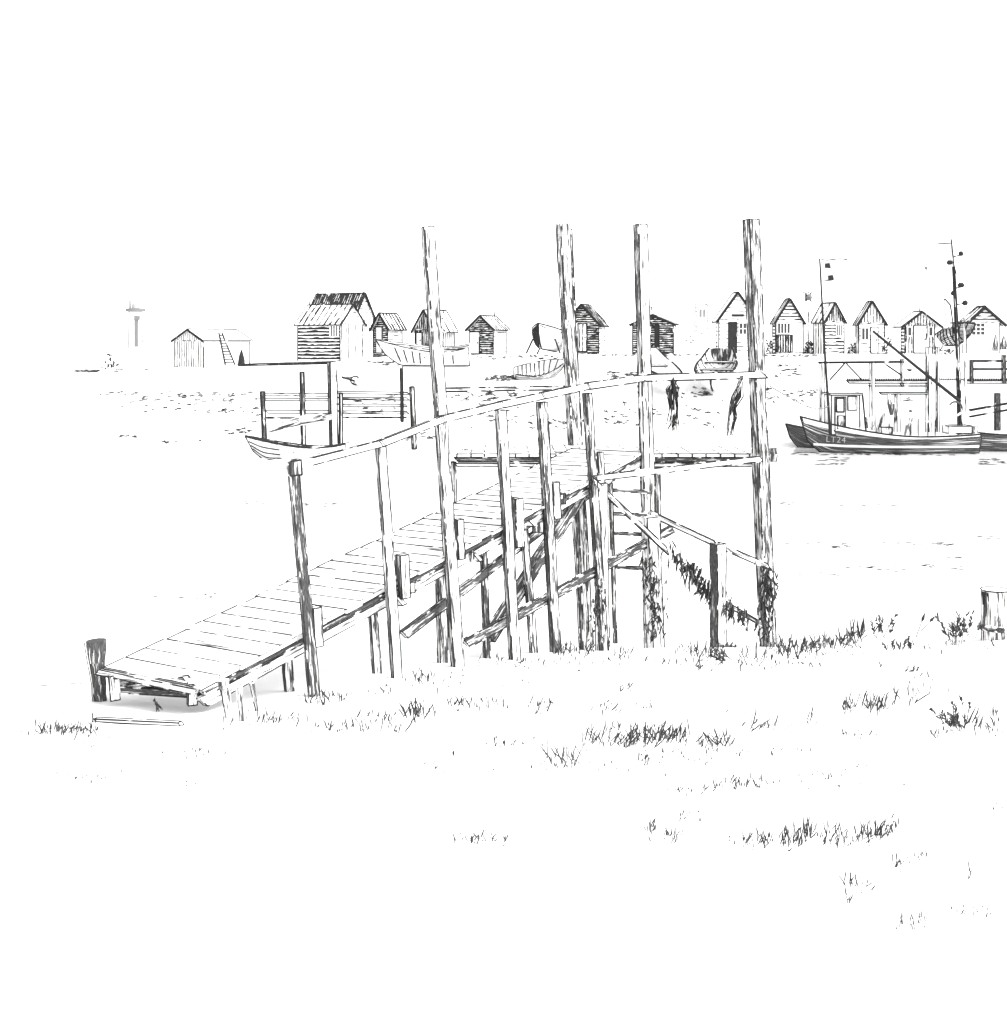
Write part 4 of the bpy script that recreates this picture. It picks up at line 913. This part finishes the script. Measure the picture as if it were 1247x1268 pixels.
# shrubs along the far bank
def shrub(label, x, yb, w, h, n, Y=95.5, key='leaf', lsz=.3):
    c = at(x, yb, Y); k = px(Y); mb = MB()
    for i in range(n):
        an, rr = random.uniform(0, 6.283), random.random() ** .5; zz = random.random()
        p = c + Vector((math.cos(an) * rr * w * k / 2 * (1 - zz * .5), math.sin(an) * rr * .7, zz * h * k * random.uniform(.5, 1)))
        mb.blade(p, p + Vector((random.uniform(-1, 1), random.uniform(-.5, .5), random.uniform(.1, 1))) * lsz, random.uniform(.08, .18), random.choice((key, key, 'leaf_grey', 'far_wood')))
    return single(mb, 'shrub', label, 'shrub', c, 'scrub between the far huts')
shrub('dark shrub against the left wall of the narrow window hut', 954, 440, 12, 22, 60)
shrub('dark bushes between narrow window hut and the gable-boarded hut', 1002, 440, 18, 16, 90)
shrub('dark round bush between the gable-boarded hut and the pale pointed hut', 1055, 440, 12, 16, 60)
shrub('sparse pale scrub with dark foot at the far left end of the bank', 138, 460, 26, 24, 34, 93)
shrub('pale scrub beside the wide low-roofed hut', 855, 437, 20, 30, 14, 97, 'leaf_grey', .2)
shrub('dark scrub right of the wide-eaved hut', 1168, 442, 24, 24, 70, 92)
shrub('scrub behind the foot of the slanting boom', 1098, 440, 20, 26, 46, 92)

# ---------------------------------------------------------------- ripples and wrack, with painted boat shadows and reflections
rip = MB(); wr = MB()
def strokes(mb, x0, x1, y0, y1, n, l=(3, 12), t=.8, far=True, key='ink'):
    for _ in range(n):
        x, y = random.uniform(x0, x1), random.uniform(y0, y1)
        p = hit(x, y, far); Y = p.y; k = px(Y); L_ = random.uniform(*l) * k; depth = min(t * Y * k / max(1.0, EYE - p.z), .9 if far else 9) * random.uniform(.5, 1.1); ky = random.choice(('ink', 'leaf_grey', key))
        hgt = .7 * k; z = Vector((0, 0, hgt)); N = 5; A, B_, T_ = [], [], []
        for i in range(N + 1):
            f_ = i / N; c = p + Vector(((f_ - .5) * L_, random.uniform(-.25, .25) * depth, .0)); w = depth * math.sin(math.pi * (.06 + .88 * f_))
            c.z = max(ground_z(c.x, c.y), 0) ; A.append(c - Vector((0, w / 2, 0))); B_.append(c + Vector((0, w / 2, 0))); T_.append(c + z * math.sin(math.pi * (.06 + .88 * f_)))
        for i in range(N): mb.face([A[i], A[i + 1], T_[i + 1], T_[i]], ky); mb.face([T_[i], T_[i + 1], B_[i + 1], B_[i]], ky)
for a in ((120, 290, 485, 492, 26), (150, 290, 492, 500, 9), (180, 300, 505, 510, 7), (150, 175, 538, 541, 6), (280, 310, 532, 537, 10), (200, 260, 545, 548, 5), (510, 560, 520, 530, 8), (560, 640, 515, 520, 6),
          (650, 700, 512, 528, 8), (745, 790, 505, 525, 12), (830, 880, 505, 520, 4), (960, 990, 452, 466, 18), (945, 1000, 480, 500, 20), (990, 1012, 480, 490, 10), (560, 645, 485, 497, 30), (610, 640, 465, 471, 40), (752, 800, 461, 470, 36), (836, 884, 478, 492, 30), (420, 450, 467, 476, 5),
          (440, 490, 488, 512, 24), (90, 122, 457, 461, 30), (1120, 1130, 455, 460, 2), (500, 540, 540, 544, 12), (510, 530, 534, 537, 5), (585, 640, 466, 471, 6), (745, 900, 437, 440, 50), (540, 700, 440, 444, 24), (945, 1010, 438, 441, 20), (90, 210, 455, 461, 14), (455, 500, 447, 452, 14), (300, 330, 500, 540, 8), (150, 320, 485, 512, 30), (560, 700, 490, 530, 24), (720, 900, 495, 530, 24)):
    strokes(wr, *a, t=1.1, l=(2, 10), key=random.choice(('ink', 'grey')))  # some patches are painted shadows beneath the hauled-up boats
for a in ((300, 330, 621, 624, 5), (370, 430, 624, 627, 6), (180, 290, 738, 742, 9), (30, 120, 846, 849, 5), (250, 280, 735, 737, 6), (968, 1060, 672, 678, 10), (1030, 1062, 676, 679, 9), (1090, 1180, 672, 676, 16), (1045, 1120, 702, 706, 16), (1140, 1165, 700, 703, 8), (1170, 1190, 690, 693, 5), (985, 1040, 708, 714, 8), (1175, 1200, 702, 706, 5), (960, 985, 622, 625, 5),
          (1040, 1110, 625, 627, 5), (1012, 1050, 566, 578, 22), (1212, 1247, 568, 580, 26), (975, 1010, 560, 564, 10), (1000, 1205, 561, 564, 40), (1090, 1110, 706, 712, 4), (1210, 1240, 664, 670, 6), (1150, 1175, 672, 676, 6), (400, 420, 622, 625, 3), (330, 350, 566, 570, 5)):
    strokes(rip, *a, far=a[2] < 600, t=.95, l=(4, 13), key='ink')  # strokes below the moored hulls are painted reflections
tag(wr.build('wrack_and_shadows'), kind='stuff'); tag(rip.build('ripples_and_reflections'), kind='stuff')

# ---------------------------------------------------------------- camera, sky, sun
cd = bpy.data.cameras.new('camera'); cam = bpy.data.objects.new('camera', cd); C.objects.link(cam)
cam.location = (0, 0, EYE); cam.rotation_euler = (R(90), 0, 0)
cd.sensor_fit = 'HORIZONTAL'; cd.sensor_width = 36; cd.lens = 36 * F / 1247
cd.shift_x = (623.5 - HX) / 1247; cd.shift_y = -(634 - HY) / 1247; cd.clip_start = .1; cd.clip_end = 8000
bpy.context.scene.camera = cam
w = bpy.data.worlds.new('World'); bpy.context.scene.world = w; w.use_nodes = True; nt = w.node_tree
sky = nt.nodes.new('ShaderNodeTexSky'); sky.sky_type = 'NISHITA'; sky.sun_disc = False
EL, AZ = R(52), R(62)                                    # high sun from the right, a little behind the viewer
sky.sun_elevation = EL; sky.sun_rotation = R(180) - AZ; sky.air_density = 1.0; sky.dust_density = 1.0; sky.altitude = 0
bw_ = nt.nodes.new('ShaderNodeRGBToBW'); bg = nt.nodes['Background']
nt.links.new(sky.outputs[0], bw_.inputs[0]); nt.links.new(bw_.outputs[0], bg.inputs[0]); bg.inputs[1].default_value = .15
sl = bpy.data.lights.new('sun', 'SUN'); sl.energy = .6; sl.angle = R(25); sl.color = (1, .99, .98)
so = bpy.data.objects.new('sun', sl); C.objects.link(so)
d = Vector((math.sin(AZ) * math.cos(EL), -math.cos(AZ) * math.cos(EL), math.sin(EL)))
so.rotation_euler = d.to_track_quat('Z', 'Y').to_euler(); so.location = d * 50 + Vector((0, 20, 0))
vs = bpy.context.scene.view_settings; vs.view_transform = 'Standard'; vs.look = 'None'; vs.gamma = 1; vs.exposure = 2.3
bpy.context.scene.cycles.max_bounces = 6
